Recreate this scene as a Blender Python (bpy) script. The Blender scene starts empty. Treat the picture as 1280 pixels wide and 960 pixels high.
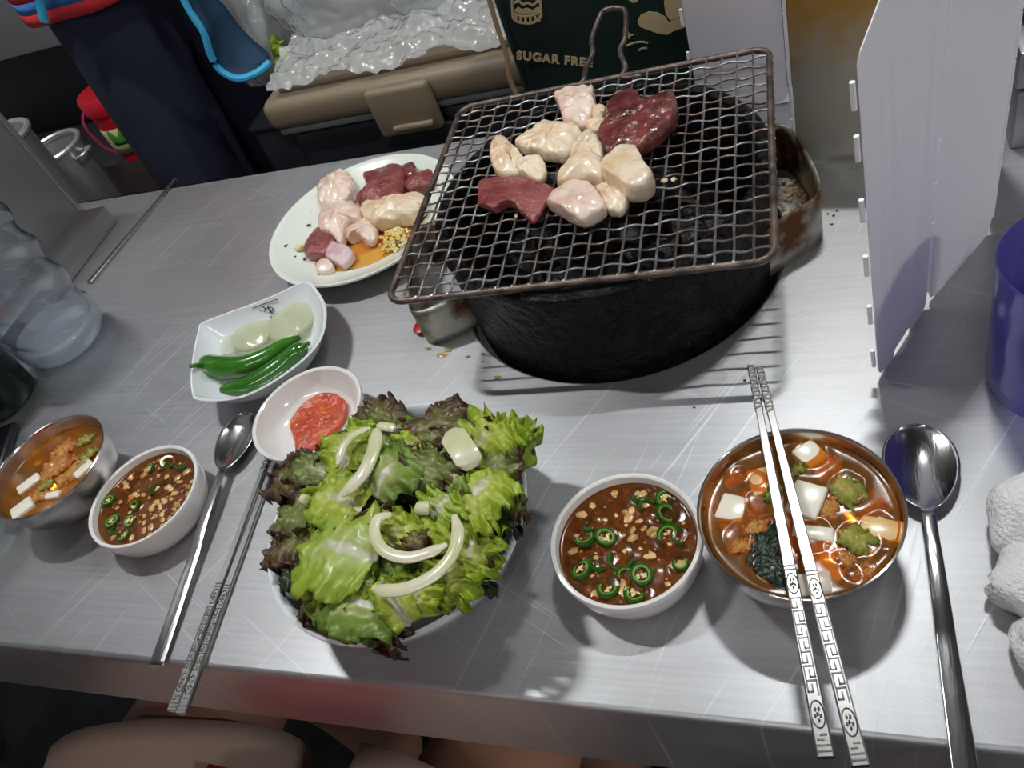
import bpy, bmesh, math, random
from mathutils import Vector, Matrix, noise, Euler

PI = math.pi
scene = bpy.context.scene
C = scene.collection
TABLE = 75.0                      # table top above the floor, cm; all coordinates below are cm, z = 0 on the table top


def W(x, y, z):
    return Vector((x, y, z + TABLE)) * 0.01


# ------------------------------------------------------------------ camera
CAMH, FPX = 45.229, 1025.1
RIGHT = Vector((0.9305, 0.2019, -0.3055))
DOWN = Vector((-0.0411, -0.7714, -0.6350))
FWD = Vector((-0.3639, 0.6035, -0.7095))
cam_data = bpy.data.cameras.new('camera')
cam_data.sensor_width = 36.0
cam_data.lens = FPX / 1280.0 * 36.0
cam_data.clip_start = 0.01
cam = bpy.data.objects.new('camera', cam_data)
C.objects.link(cam)
m = Matrix.Identity(4)
for i in range(3):
    m[i][0] = RIGHT[i]
    m[i][1] = -DOWN[i]
    m[i][2] = -FWD[i]
m.translation = W(0, 0, CAMH)
cam.matrix_world = m
scene.camera = cam

# ------------------------------------------------------------------ world, exposure
world = bpy.data.worlds.new('world')
scene.world = world
world.use_nodes = True
bg = world.node_tree.nodes['Background']
bg.inputs[0].default_value = (0.90, 0.93, 1.0, 1)
bg.inputs[1].default_value = 0.15
scene.view_settings.view_transform = 'Standard'
scene.view_settings.look = 'None'
scene.view_settings.exposure = 0.05
scene.view_settings.gamma = 1.0
scene.view_settings.use_curve_mapping = False


def at(px, py, z):
    """photo pixel -> point on the horizontal plane at height z (cm)"""
    r = RIGHT * (px - 640) + DOWN * (py - 480) + FWD * FPX
    t = (z - CAMH) / r.z
    return Vector((r.x * t, r.y * t, z))


def at_y(px, py, y):
    r = RIGHT * (px - 640) + DOWN * (py - 480) + FWD * FPX
    t = y / r.y
    return Vector((r.x * t, y, CAMH + r.z * t))


# ceiling tube lamps: centre, length (along x), width, power
LAMPS = [((1, 86, 120), 14, 1.4, 13.5), ((-100, 66, 150), 20, 2, 27), ((-10, -110, 155), 120, 4, 13), ((125, -15, 85), 40, 3, 16)]  # rear one is added fill; right one is set low to light the windscreen

# ------------------------------------------------------------------ materials
MATS = {}


def mat(name, col=(.8, .8, .8), rough=.5, metal=0.0, col2=None, nscale=4, ramp=(.4, .6), stretch=(1, 1, 1),
        bump=0.0, bscale=30, bstretch=(1, 1, 1), spec=.5, coat=0.0, sss=0.0, sssr=(1, .4, .25), attr=None,
        transmission=0, ior=1.45, detail=4, bdist=.002, rough2=None, rot=(0, 0, 0)):
    if name in MATS:
        return MATS[name]
    mt = bpy.data.materials.new(name)
    mt.use_nodes = True
    nt = mt.node_tree
    b = nt.nodes['Principled BSDF']
    b.inputs['Base Color'].default_value = (*col, 1)
    b.inputs['Roughness'].default_value = rough
    b.inputs['Metallic'].default_value = metal
    b.inputs['Specular IOR Level'].default_value = spec
    b.inputs['Coat Weight'].default_value = coat
    b.inputs['Coat Roughness'].default_value = .06
    b.inputs['IOR'].default_value = ior
    b.inputs['Transmission Weight'].default_value = transmission
    if sss:
        b.inputs['Subsurface Weight'].default_value = sss
        b.inputs['Subsurface Radius'].default_value = sssr
        b.inputs['Subsurface Scale'].default_value = .004
    tc = nt.nodes.new('ShaderNodeTexCoord')
    src = None
    if attr:
        a = nt.nodes.new('ShaderNodeAttribute')
        a.attribute_name = attr
        src = a.outputs['Color']
        nt.links.new(src, b.inputs['Base Color'])
    if col2 is not None:
        mp = nt.nodes.new('ShaderNodeMapping')
        mp.inputs['Scale'].default_value = stretch
        mp.inputs['Rotation'].default_value = rot
        n = nt.nodes.new('ShaderNodeTexNoise')
        n.inputs['Scale'].default_value = nscale
        n.inputs['Detail'].default_value = detail
        cr = nt.nodes.new('ShaderNodeValToRGB')
        cr.color_ramp.elements[0].position = ramp[0]
        cr.color_ramp.elements[1].position = ramp[1]
        cr.color_ramp.elements[0].color = (*col, 1)
        cr.color_ramp.elements[1].color = (*col2, 1)
        nt.links.new(tc.outputs['Object'], mp.inputs[0])
        nt.links.new(mp.outputs[0], n.inputs['Vector'])
        nt.links.new(n.outputs['Fac'], cr.inputs[0])
        nt.links.new(cr.outputs[0], b.inputs['Base Color'])
        if rough2 is not None:
            mr = nt.nodes.new('ShaderNodeMapRange')
            mr.inputs[1].default_value, mr.inputs[2].default_value = ramp
            mr.inputs[3].default_value, mr.inputs[4].default_value = rough, rough2
            nt.links.new(n.outputs['Fac'], mr.inputs[0])
            nt.links.new(mr.outputs[0], b.inputs['Roughness'])
    if bump:
        mp2 = nt.nodes.new('ShaderNodeMapping')
        mp2.inputs['Scale'].default_value = bstretch
        n2 = nt.nodes.new('ShaderNodeTexNoise')
        n2.inputs['Scale'].default_value = bscale
        n2.inputs['Detail'].default_value = 3
        bp = nt.nodes.new('ShaderNodeBump')
        bp.inputs['Strength'].default_value = bump
        bp.inputs['Distance'].default_value = bdist
        nt.links.new(tc.outputs['Object'], mp2.inputs[0])
        nt.links.new(mp2.outputs[0], n2.inputs['Vector'])
        nt.links.new(n2.outputs['Fac'], bp.inputs['Height'])
        nt.links.new(bp.outputs[0], b.inputs['Normal'])
        if coat:
            nt.links.new(bp.outputs[0], b.inputs['Coat Normal'])
    MATS[name] = mt
    return mt


def clear_mat(name, tint, body=(1, 1, 1), body_amt=.1, rough=.02, bump=0, bscale=30, ior=1.45, bdist=.002, gloss=1.0):
    """thin see-through sheet or liquid: tinted transparency + some scattering + fresnel gloss"""
    if name in MATS:
        return MATS[name]
    mt = bpy.data.materials.new(name)
    mt.use_nodes = True
    nt = mt.node_tree
    nt.nodes.clear()
    out = nt.nodes.new('ShaderNodeOutputMaterial')
    tr = nt.nodes.new('ShaderNodeBsdfTransparent')
    tr.inputs[0].default_value = (*tint, 1)
    df = nt.nodes.new('ShaderNodeBsdfDiffuse')
    df.inputs[0].default_value = (*body, 1)
    tl = nt.nodes.new('ShaderNodeBsdfTranslucent')
    tl.inputs[0].default_value = (*body, 1)
    md = nt.nodes.new('ShaderNodeMixShader')
    md.inputs[0].default_value = .4
    gl = nt.nodes.new('ShaderNodeBsdfGlossy')
    gl.inputs['Roughness'].default_value = rough
    m1 = nt.nodes.new('ShaderNodeMixShader')
    m1.inputs[0].default_value = body_amt
    m2 = nt.nodes.new('ShaderNodeMixShader')
    fr = nt.nodes.new('ShaderNodeLayerWeight')       # Schlick reflectance, the same from both sides of a thin sheet
    fr.inputs[0].default_value = .5
    pw = nt.nodes.new('ShaderNodeMath')
    pw.operation = 'POWER'
    pw.inputs[1].default_value = 5
    f0 = ((ior - 1) / (ior + 1)) ** 2
    mul = nt.nodes.new('ShaderNodeMath')
    mul.operation = 'MULTIPLY_ADD'
    mul.inputs[1].default_value = gloss * (1 - f0) * .9
    mul.inputs[2].default_value = gloss * f0
    mul.use_clamp = True
    nt.links.new(fr.outputs['Facing'], pw.inputs[0])
    nt.links.new(df.outputs[0], md.inputs[1])
    nt.links.new(tl.outputs[0], md.inputs[2])
    nt.links.new(tr.outputs[0], m1.inputs[1])
    nt.links.new(md.outputs[0], m1.inputs[2])
    nt.links.new(m1.outputs[0], m2.inputs[1])
    nt.links.new(gl.outputs[0], m2.inputs[2])
    nt.links.new(pw.outputs[0], mul.inputs[0])
    nt.links.new(mul.outputs[0], m2.inputs[0])
    nt.links.new(m2.outputs[0], out.inputs[0])
    if bump:
        tc = nt.nodes.new('ShaderNodeTexCoord')
        n2 = nt.nodes.new('ShaderNodeTexNoise')
        n2.inputs['Scale'].default_value = bscale
        n2.inputs['Detail'].default_value = 2
        bp = nt.nodes.new('ShaderNodeBump')
        bp.inputs['Strength'].default_value = bump
        bp.inputs['Distance'].default_value = bdist
        nt.links.new(tc.outputs['Object'], n2.inputs['Vector'])
        nt.links.new(n2.outputs['Fac'], bp.inputs['Height'])
        nt.links.new(bp.outputs[0], gl.inputs['Normal'])
        nt.links.new(bp.outputs[0], fr.inputs['Normal'])
    MATS[name] = mt
    return mt


def leaf_mat(name, rough=.42, trans=.3, bump=.4, bscale=160):
    if name in MATS:
        return MATS[name]
    mt = bpy.data.materials.new(name)
    mt.use_nodes = True
    nt = mt.node_tree
    b = nt.nodes['Principled BSDF']
    out = nt.nodes['Material Output']
    a = nt.nodes.new('ShaderNodeAttribute')
    a.attribute_name = 'col'
    b.inputs['Roughness'].default_value = rough
    b.inputs['Coat Weight'].default_value = .14
    b.inputs['Coat Roughness'].default_value = .15
    tl = nt.nodes.new('ShaderNodeBsdfTranslucent')
    mx = nt.nodes.new('ShaderNodeMixShader')
    mx.inputs[0].default_value = trans
    tc = nt.nodes.new('ShaderNodeTexCoord')
    n2 = nt.nodes.new('ShaderNodeTexNoise')
    n2.inputs['Scale'].default_value = bscale
    bp = nt.nodes.new('ShaderNodeBump')
    bp.inputs['Strength'].default_value = bump
    bp.inputs['Distance'].default_value = .002
    nt.links.new(tc.outputs['Object'], n2.inputs['Vector'])
    nt.links.new(n2.outputs['Fac'], bp.inputs['Height'])
    nt.links.new(bp.outputs[0], b.inputs['Normal'])
    nt.links.new(a.outputs['Color'], b.inputs['Base Color'])
    nt.links.new(a.outputs['Color'], tl.inputs[0])
    nt.links.new(b.outputs[0], mx.inputs[1])
    nt.links.new(tl.outputs[0], mx.inputs[2])
    nt.links.new(mx.outputs[0], out.inputs[0])
    MATS[name] = mt
    return mt


def steel_table_mat():
    mt = bpy.data.materials.new('scratched_steel')
    mt.use_nodes = True
    nt = mt.node_tree
    L = nt.links
    b = nt.nodes['Principled BSDF']
    b.inputs['Metallic'].default_value = .84
    b.inputs['Anisotropic'].default_value = .45
    tg = nt.nodes.new('ShaderNodeTangent')
    tg.direction_type = 'UV_MAP'
    tg.uv_map = 'uv'
    L.new(tg.outputs[0], b.inputs['Tangent'])
    tc = nt.nodes.new('ShaderNodeTexCoord')

    def nz(scale, stretch, rot=0, detail=3):
        mp = nt.nodes.new('ShaderNodeMapping')
        mp.inputs['Rotation'].default_value = (0, 0, rot)
        mp2 = nt.nodes.new('ShaderNodeMapping')
        mp2.inputs['Scale'].default_value = stretch
        n = nt.nodes.new('ShaderNodeTexNoise')
        n.inputs['Scale'].default_value = scale
        n.inputs['Detail'].default_value = detail
        L.new(tc.outputs['Object'], mp.inputs[0])
        L.new(mp.outputs[0], mp2.inputs[0])
        L.new(mp2.outputs[0], n.inputs['Vector'])
        return n.outputs['Fac']

    def mrange(v, a, c, d, e):
        q = nt.nodes.new('ShaderNodeMapRange')
        q.inputs[1].default_value, q.inputs[2].default_value, q.inputs[3].default_value, q.inputs[4].default_value = a, c, d, e
        L.new(v, q.inputs[0])
        return q.outputs[0]

    def math2(op, a, c):
        q = nt.nodes.new('ShaderNodeMath')
        q.operation = op
        for i, v in enumerate((a, c)):
            if isinstance(v, (int, float)):
                q.inputs[i].default_value = v
            else:
                L.new(v, q.inputs[i])
        return q.outputs[0]
    brush = nz(14, (1, 28, 1), 0, 4)
    s1 = mrange(nz(5, (1, 70, 1), math.radians(-60), 4), .63, .70, 0, 1)
    s2 = mrange(nz(4, (1, 90, 1), math.radians(-74), 4), .64, .70, 0, 1)
    s3 = mrange(nz(5, (1, 95, 1), math.radians(28), 4), .67, .72, 0, 1)
    smudge = nz(7, (1, 1, 1), 0, 5)
    scr = math2('MAXIMUM', math2('MAXIMUM', s1, s2), s3)
    rough = math2('ADD', mrange(smudge, .3, .7, .40, .48), mrange(brush, .3, .7, -.02, .02))
    rough = math2('ADD', rough, math2('MULTIPLY', scr, .06))
    L.new(rough, b.inputs['Roughness'])
    cr = nt.nodes.new('ShaderNodeValToRGB')
    cr.color_ramp.elements[0].color = (.385, .38, .39, 1)
    cr.color_ramp.elements[1].color = (.46, .455, .465, 1)
    cr.color_ramp.elements[0].position = .25
    cr.color_ramp.elements[1].position = .75
    L.new(brush, cr.inputs[0])
    mx = nt.nodes.new('ShaderNodeMix')
    mx.data_type = 'RGBA'
    mx.inputs[7].default_value = (.82, .82, .82, 1)
    L.new(cr.outputs[0], mx.inputs[6])
    L.new(math2('MULTIPLY', scr, .3), mx.inputs[0])
    L.new(mx.outputs[2], b.inputs['Base Color'])
    bp = nt.nodes.new('ShaderNodeBump')
    bp.inputs['Strength'].default_value = .22
    bp.inputs['Distance'].default_value = .0006
    h = math2('ADD', math2('MULTIPLY', brush, .35), math2('MULTIPLY', scr, .2))
    h = math2('ADD', h, math2('MULTIPLY', smudge, .6))
    L.new(h, bp.inputs['Height'])
    L.new(bp.outputs[0], b.inputs['Normal'])
    return mt


M_TABLE = steel_table_mat()
M_STEEL = mat('polished_steel', (.62, .61, .60), .16, 1, bump=.08, bscale=90, bstretch=(1, 8, 1))
M_BOWL = mat('spun_steel', (.60, .57, .55), .22, 1, bump=.1, bscale=60, bstretch=(1, 1, 14))
M_CHOP = mat('chopstick_steel', (.44, .43, .415), .27, 1)
M_ENGR = mat('engraved_steel', (.13, .125, .12), .4, .8)
M_SHEET = mat('grey_steel_sheet', (.42, .42, .43), .42, 1, bump=.05, bscale=60)
M_ALU = mat('aluminium_sheet', (.90, .87, .91), .5, .3, bump=.06, bscale=200, bstretch=(1, 1, .05))
M_BROWN = mat('heat_stained_sheet', (.24, .12, .022), .42, .6, bump=.05, bscale=120)
_nt = M_BROWN.node_tree
_tc = _nt.nodes.new('ShaderNodeTexCoord')
_sp = _nt.nodes.new('ShaderNodeSeparateXYZ')
_n = _nt.nodes.new('ShaderNodeTexNoise')
_n.inputs['Scale'].default_value = 45
_n.inputs['Detail'].default_value = 6
_ma = _nt.nodes.new('ShaderNodeMath')
_ma.operation = 'MULTIPLY_ADD'
_ma.inputs[1].default_value = .07
_cr = _nt.nodes.new('ShaderNodeValToRGB')
_cr.color_ramp.elements[0].position = .115
_cr.color_ramp.elements[1].position = .165
_cr.color_ramp.elements[0].color = (.50, .48, .40, 1)
_cr.color_ramp.elements[1].color = (.46, .27, .07, 1)
_nt.links.new(_tc.outputs['Object'], _sp.inputs[0])
_nt.links.new(_tc.outputs['Object'], _n.inputs['Vector'])
_nt.links.new(_n.outputs['Fac'], _ma.inputs[0])
_nt.links.new(_sp.outputs['Z'], _ma.inputs[2])
_nt.links.new(_ma.outputs[0], _cr.inputs[0])
_nt.links.new(_cr.outputs[0], _nt.nodes['Principled BSDF'].inputs['Base Color'])
M_PORC = mat('white_porcelain', (.83, .80, .77), .14, 0, coat=.5)
M_MELA = mat('cool_white_glaze', (.80, .82, .84), .12, 0, coat=.5)
M_PLATE = mat('speckled_offwhite_glaze', (.77, .80, .72), .18, 0, (.60, .62, .54), 130, (.66, .74), coat=.4)
M_IRON = mat('sooty_cast_iron', (.004, .004, .005), .42, 0, (.012, .012, .012), 90, (.45, .7), bump=.9, bscale=120, bdist=.004, spec=.15)
M_COAL = mat('charcoal', (.006, .006, .007), .5, 0, (.022, .021, .022), 60, (.5, .8), bump=1, bscale=140, bdist=.004)
M_WIRE = mat('sooted_wire', (.19, .14, .115), .42, .7, (.06, .050, .047), 70, (.4, .65), bump=.3, bscale=300)
M_WIREC = mat('grey_steel_wire', (.26, .25, .255), .4, .75, (.11, .09, .08), 60, (.45, .65), bump=.2, bscale=300)
M_STRAP = mat('greasy_steel_strap', (.50, .49, .42), .34, .7, (.12, .05, .015), 26, (.45, .60), bump=.15, bscale=150)
M_NAVY = mat('navy_cloth', (.014, .016, .038), .85, 0, bump=.3, bscale=300)
M_TEAL = mat('teal_apron_cloth', (.004, .032, .075), .7, 0, bump=.2, bscale=250)
M_CYAN = mat('cyan_binding', (.04, .36, .62), .6)
M_SKIN = mat('skin', (.44, .22, .14), .5, 0, sss=.1)
M_HAIR = mat('black_hair', (.01, .009, .008), .4)
M_SHORTS = mat('beige_cotton', (.56, .40, .31), .9, 0, bump=.2, bscale=260)
M_RED = mat('red_cloth', (.50, .02, .03), .8)
M_FLOOR = mat('dark_floor', (.028, .028, .03), .6, 0, (.012, .012, .013), 9, (.4, .6))
M_BLACK = mat('black_plastic', (.012, .013, .017), .42)
M_TAUPE = mat('taupe_plastic', (.23, .175, .115), .5, bump=.05, bscale=300)
M_REDP = mat('red_plastic', (.62, .01, .03), .3)
M_WHITE = mat('white_paint', (.75, .75, .74), .6)

# ------------------------------------------------------------------ mesh helpers


class MB:
    def __init__(s):
        s.v, s.f, s.m, s.c = [], [], [], []

    def add(s, vs, fs, mi=0, cols=None):
        o = len(s.v)
        s.v += [Vector(q) for q in vs]
        s.f += [tuple(i + o for i in q) for q in fs]
        s.m += [mi] * len(fs)
        s.c += cols if cols else [(1, 1, 1)] * len(vs)
        return s

    def box(s, c, d, rz=0, rx=0, ry=0, mi=0):
        R = Euler((rx, ry, rz)).to_matrix()
        vs = [R @ Vector((x * d[0] / 2, y * d[1] / 2, z * d[2] / 2)) + Vector(c) for x in (-1, 1) for y in (-1, 1) for z in (-1, 1)]
        return s.add(vs, [(0, 1, 3, 2), (4, 6, 7, 5), (0, 4, 5, 1), (2, 3, 7, 6), (0, 2, 6, 4), (1, 5, 7, 3)], mi)

    def rbox(s, c, d, bev, rz=0, rx=0, ry=0, seg=2, mi=0, puff=0, nz=0, seed=0):
        bm = bmesh.new()
        bmesh.ops.create_cube(bm, size=1)
        bmesh.ops.scale(bm, vec=d, verts=bm.verts)
        bmesh.ops.bevel(bm, geom=list(bm.edges) + list(bm.verts), offset=bev, segments=seg, affect='EDGES', profile=.5)
        R = Euler((rx, ry, rz)).to_matrix()
        vs = []
        for q in bm.verts:
            p = q.co.copy()
            if nz:
                p += p.normalized() * noise.noise(p * .9 + Vector((seed * 7.1, 0, 0))) * nz
            vs.append(R @ p + Vector(c))
        bm.verts.index_update()
        fs = [tuple(q.index for q in f.verts) for f in bm.faces]
        bm.free()
        return s.add(vs, fs, mi)

    def lathe(s, prof, n=64, c=(0, 0, 0), mi=0, wob=None, cap=True):
        vs, fs = [], []
        for (r, z) in prof:
            for k in range(n):
                a = 2 * PI * k / n
                rr = r if wob is None else wob(r, z, a)
                vs.append((c[0] + rr * math.cos(a), c[1] + rr * math.sin(a), c[2] + z))
        for i in range(len(prof) - 1):
            for k in range(n):
                k2 = (k + 1) % n
                fs.append((i * n + k, i * n + k2, (i + 1) * n + k2, (i + 1) * n + k))
        if cap:
            if prof[0][0] > 1e-6:
                fs.append(tuple(reversed(range(n))))
            if prof[-1][0] > 1e-6:
                fs.append(tuple((len(prof) - 1) * n + k for k in range(n)))
        return s.add(vs, fs, mi)

    def tube(s, path, r, n=8, closed=False, flat=1.0, up=(0, 0, 1), caps=True, mi=0):
        P = [Vector(p) for p in path]
        N = len(P)
        rs = r if isinstance(r, (list, tuple)) else [r] * N
        vs, fs = [], []
        upv = Vector(up)
        for i in range(N):
            if closed:
                t = P[(i + 1) % N] - P[i - 1]
            else:
                t = P[min(i + 1, N - 1)] - P[max(i - 1, 0)]
            t.normalize()
            a = t.cross(upv)
            if a.length < 1e-3:
                a = t.cross(Vector((1, 0, .1)))
            a.normalize()
            b = a.cross(t)
            for k in range(n):
                th = 2 * PI * k / n + PI / n
                vs.append(P[i] + a * math.cos(th) * rs[i] + b * math.sin(th) * rs[i] * flat)
        for i in range(N if closed else N - 1):
            j = (i + 1) % N
            for k in range(n):
                k2 = (k + 1) % n
                fs.append((i * n + k, i * n + k2, j * n + k2, j * n + k))
        if caps and not closed:
            fs.append(tuple(range(n)))
            fs.append(tuple(reversed([(N - 1) * n + k for k in range(n)])))
        return s.add(vs, fs, mi)

    def grid(s, fn, nu, nv, col=None, closed_u=False, mi=0):
        vs, cs, fs = [], [], []
        for i in range(nu):
            for j in range(nv):
                u_ = i / (nu if closed_u else nu - 1)
                v_ = j / (nv - 1)
                vs.append(fn(u_, v_))
                cs.append(col(u_, v_) if col else (1, 1, 1))
        for i in range(nu if closed_u else nu - 1):
            for j in range(nv - 1):
                a = i * nv + j
                b = ((i + 1) % nu) * nv + j
                fs.append((a, b, b + 1, a + 1))
        return s.add(vs, fs, mi, cs)

    def blob(s, c, r, sub=2, amp=.15, freq=1.0, seed=0, mi=0, rz=0):
        bm = bmesh.new()
        bmesh.ops.create_icosphere(bm, subdivisions=sub, radius=1)
        bm.verts.index_update()
        R = Euler((0, 0, rz)).to_matrix()
        vs = []
        for q in bm.verts:
            p = q.co * (1 + amp * noise.noise(q.co * freq + Vector((seed * 3.7, seed * 1.3, 0))))
            vs.append(R @ Vector((p.x * r[0], p.y * r[1], p.z * r[2])) + Vector(c))
        fs = [tuple(q.index for q in f.verts) for f in bm.faces]
        bm.free()
        return s.add(vs, fs, mi)

    def slab(s, outline, z0, th, edge=.35, amp=.08, freq=1.2, seed=0, hfn=None, mi=0, n=52, bulge=.35, colfn=None, fold=0.0):
        """a soft pillow-edged piece with a traced star-shaped outline (xy), thickness th, lying on z0"""
        O = smooth_poly([Vector((p[0], p[1], 0)) for p in outline], n)
        c = sum(O, Vector()) / len(O)
        rings = [(.30, 0, 0), (.62, 0, 0), (.86, .02, 0), (.965, .16, 0), (1.0, .36, 0), (1.0, .78, 0), (.968, .96, 1), (.87, 1.0, 1), (.72, 1.0, 1), (.56, 1.0, 1), (.40, 1.0, 1), (.24, 1.0, 1), (.1, 1.0, 1)]
        vs, fs, cs = [], [], []

        def P(x, y, hz, kk=1.0):
            zz = z0 + hz * th
            d = noise.noise(Vector((x * freq, y * freq, hz * .8 + seed * 5.3)))
            d2 = noise.noise(Vector((x * freq * 2.7, y * freq * 2.7, hz + seed * 2.1)))
            if hfn:
                zz += hfn(x, y)
            d3 = noise.noise(Vector((x * freq * 6.5, y * freq * 6.5, hz * 3 + seed)))
            if hz > .3:
                zz += amp * (d + .6 * d2 + .08 * d3) - fold * max(0, .16 - abs(noise.noise(Vector((x * .9 + seed, y * .9, seed * 1.7))))) / .16
            return Vector((x + kk * amp * (.7 * d2 + .15 * d3), y + kk * amp * (.7 * d - .15 * d3), zz))
        vs.append(P(c.x, c.y, 0, 0))
        rm = sum((q - c).length for q in O) / len(O)
        for (k, h, t) in rings:
            for q in O:
                dq = q - c
                w_ = (1 - k) ** .8                       # inner rings relax to a circle, so no creases run to the middle
                p = c + dq.normalized() * (k * (dq.length * (1 - w_) + min(rm, dq.length * 1.6) * w_))
                hz = h + (bulge * (1 - k * k) if t else 0)
                vs.append(P(p.x, p.y, hz, k * k))
        vs.append(P(c.x, c.y, 1 + bulge, 0))
        last = len(vs) - 1
        for k in range(n):
            k2 = (k + 1) % n
            fs.append((0, 1 + k2, 1 + k))
            fs.append((last, last - n + k, last - n + k2))
            for i in range(len(rings) - 1):
                a = 1 + i * n
                fs.append((a + k, a + k2, a + n + k2, a + n + k))
        if colfn:
            cs = [colfn(q) for q in vs]
        return s.add(vs, fs, mi, cs or None)

    def build(s, name, mats, parent=None, loc=None, smooth=True, solid=0, subsurf=0, rot=None, auto=40, offset=0, uv=False, bevel=0):
        me = bpy.data.meshes.new(name)
        me.from_pydata([tuple(q * .01) for q in s.v], [], s.f)
        if not isinstance(mats, (list, tuple)):
            mats = [mats]
        for q in mats:
            me.materials.append(q)
        if len(mats) > 1:
            me.polygons.foreach_set('material_index', s.m)
        if any(q != (1, 1, 1) for q in s.c):
            ca = me.color_attributes.new('col', 'FLOAT_COLOR', 'POINT')
            fl = []
            for q in s.c:
                fl += [q[0], q[1], q[2], 1.0]
            ca.data.foreach_set('color', fl)
        bm = bmesh.new()
        bm.from_mesh(me)
        bmesh.ops.recalc_face_normals(bm, faces=bm.faces)
        if uv:
            ul = bm.loops.layers.uv.new('uv')
            for f in bm.faces:
                for l in f.loops:
                    l[ul].uv = (l.vert.co.y + l.vert.co.z, l.vert.co.x)
        bm.to_mesh(me)
        bm.free()
        if smooth:
            me.shade_smooth()
            me.set_sharp_from_angle(angle=math.radians(auto))
        o = bpy.data.objects.new(name, me)
        C.objects.link(o)
        if parent is not None:
            o.parent = parent
        if loc is not None:
            o.location = W(*loc) if parent is None else Vector(loc) * .01
        elif parent is None:
            o.location = W(0, 0, 0)
        if rot:
            o.rotation_euler = rot
        if solid:
            md = o.modifiers.new('thick', 'SOLIDIFY')
            md.thickness = solid * .01
            md.offset = offset
        if bevel:
            md = o.modifiers.new('bev', 'BEVEL')
            md.width = bevel * .01
            md.segments = 2
            md.limit_method = 'ANGLE'
        if subsurf:
            md = o.modifiers.new('sub', 'SUBSURF')
            md.levels = md.render_levels = subsurf
        return o


def smooth_poly(P, n):
    """closed Catmull-Rom resampling, even by arc length"""
    m_ = len(P)
    D = []
    for i in range(m_):
        p0, p1, p2, p3 = P[i - 1], P[i], P[(i + 1) % m_], P[(i + 2) % m_]
        for k in range(8):
            t = k / 8
            D.append(.5 * ((2 * p1) + (p2 - p0) * t + (2 * p0 - 5 * p1 + 4 * p2 - p3) * t * t + (3 * p1 - p0 - 3 * p2 + p3) * t ** 3))
    L = [0]
    for i in range(len(D)):
        L.append(L[-1] + (D[(i + 1) % len(D)] - D[i]).length)
    out = []
    j = 0
    for k in range(n):
        q = L[-1] * k / n
        while L[j + 1] < q:
            j += 1
        t = (q - L[j]) / max(1e-9, L[j + 1] - L[j])
        out.append(D[j].lerp(D[(j + 1) % len(D)], t))
    return out


def curve(P, n):
    """open Catmull-Rom through P, n points"""
    P = [Vector(p) for p in P]
    Q = [P[0] * 2 - P[1]] + P + [P[-1] * 2 - P[-2]]
    D = []
    S = len(P) - 1
    for k in range(n):
        x = k / (n - 1) * S
        i = min(int(x), S - 1)
        t = x - i
        p0, p1, p2, p3 = Q[i:i + 4]
        D.append(.5 * ((2 * p1) + (p2 - p0) * t + (2 * p0 - 5 * p1 + 4 * p2 - p3) * t * t + (3 * p1 - p0 - 3 * p2 + p3) * t ** 3))
    return D


def tag(o, label=None, cat=None, group=None, kind=None):
    if label:
        o['label'] = label
    if cat:
        o['category'] = cat
    if group:
        o['group'] = group
    if kind:
        o['kind'] = kind
    return o


def thing(name, label, cat, loc, rz=0, group=None):
    o = bpy.data.objects.new(name, None)
    o.empty_display_size = .02
    C.objects.link(o)
    o.location = W(*loc)
    o.rotation_euler = (0, 0, rz)
    return tag(o, label, cat, group)


def struct(o):
    o['kind'] = 'structure'
    return o


rnd = random.Random(7)


def lerp(a, b, t):
    return tuple(a[i] + (b[i] - a[i]) * t for i in range(len(a)))


def sst(a, b, x):
    t = min(1, max(0, (x - a) / (b - a)))
    return t * t * (3 - 2 * t)

# ------------------------------------------------------------------ the room
struct(MB().box((-60, 90, -76), (520, 520, 2)).build('floor', M_FLOOR, smooth=False))
struct(MB().box((-60, 90, 169), (520, 520, 2)).build('ceiling', mat('ceiling_paint', (.16, .16, .165), .8), smooth=False))
struct(MB().box((-60, 300, 46.5), (520, 4, 243)).build('wall_back', mat('dim_wall', (.10, .10, .11), .7, 0, (.07, .07, .08), 3), smooth=False))


def emis(name, col, s):
    mt = bpy.data.materials.new(name)
    mt.use_nodes = True
    b = mt.node_tree.nodes['Principled BSDF']
    b.inputs['Base Color'].default_value = (0.8, .8, .8, 1)
    b.inputs['Emission Color'].default_value = (*col, 1)
    b.inputs['Emission Strength'].default_value = s
    return mt


for (c, ln, wd, pw), lab in zip(LAMPS, ['white tube lamp hanging from the ceiling above the grill', 'white tube lamp hanging from the ceiling over the left end of the table', 'long white fill tube lamp added over the aisle behind the diner', 'white fill tube lamp hung low at the right to light the windscreen']):
    t = thing('tube_lamp', lab, 'lamp', c, 0, 'ceiling tube lamps')
    MB().rbox((0, 0, 5.2), (ln + 6, 9, 5), .6).build('housing', M_WHITE, t)
    MB().tube([(-ln / 2 + ln * i / 12, 0, .4) for i in range(13)], wd / 2, 16).build('tube', emis('lamp_glow', (.96, 1.0, 1.0), pw / (PI * ln * wd * 1e-4) / 2.2), t)
    for s in (-1, 1):
        MB().box((s * (ln / 2 + 1.4), 0, 1.2), (2, 4, 5)).build('socket', M_WHITE, t)
        MB().tube([(s * ln * .35, 0, 7), (s * ln * .35, 0, 168 - c[2])], .5, 8).build('hanger', M_WHITE, t)

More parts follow.
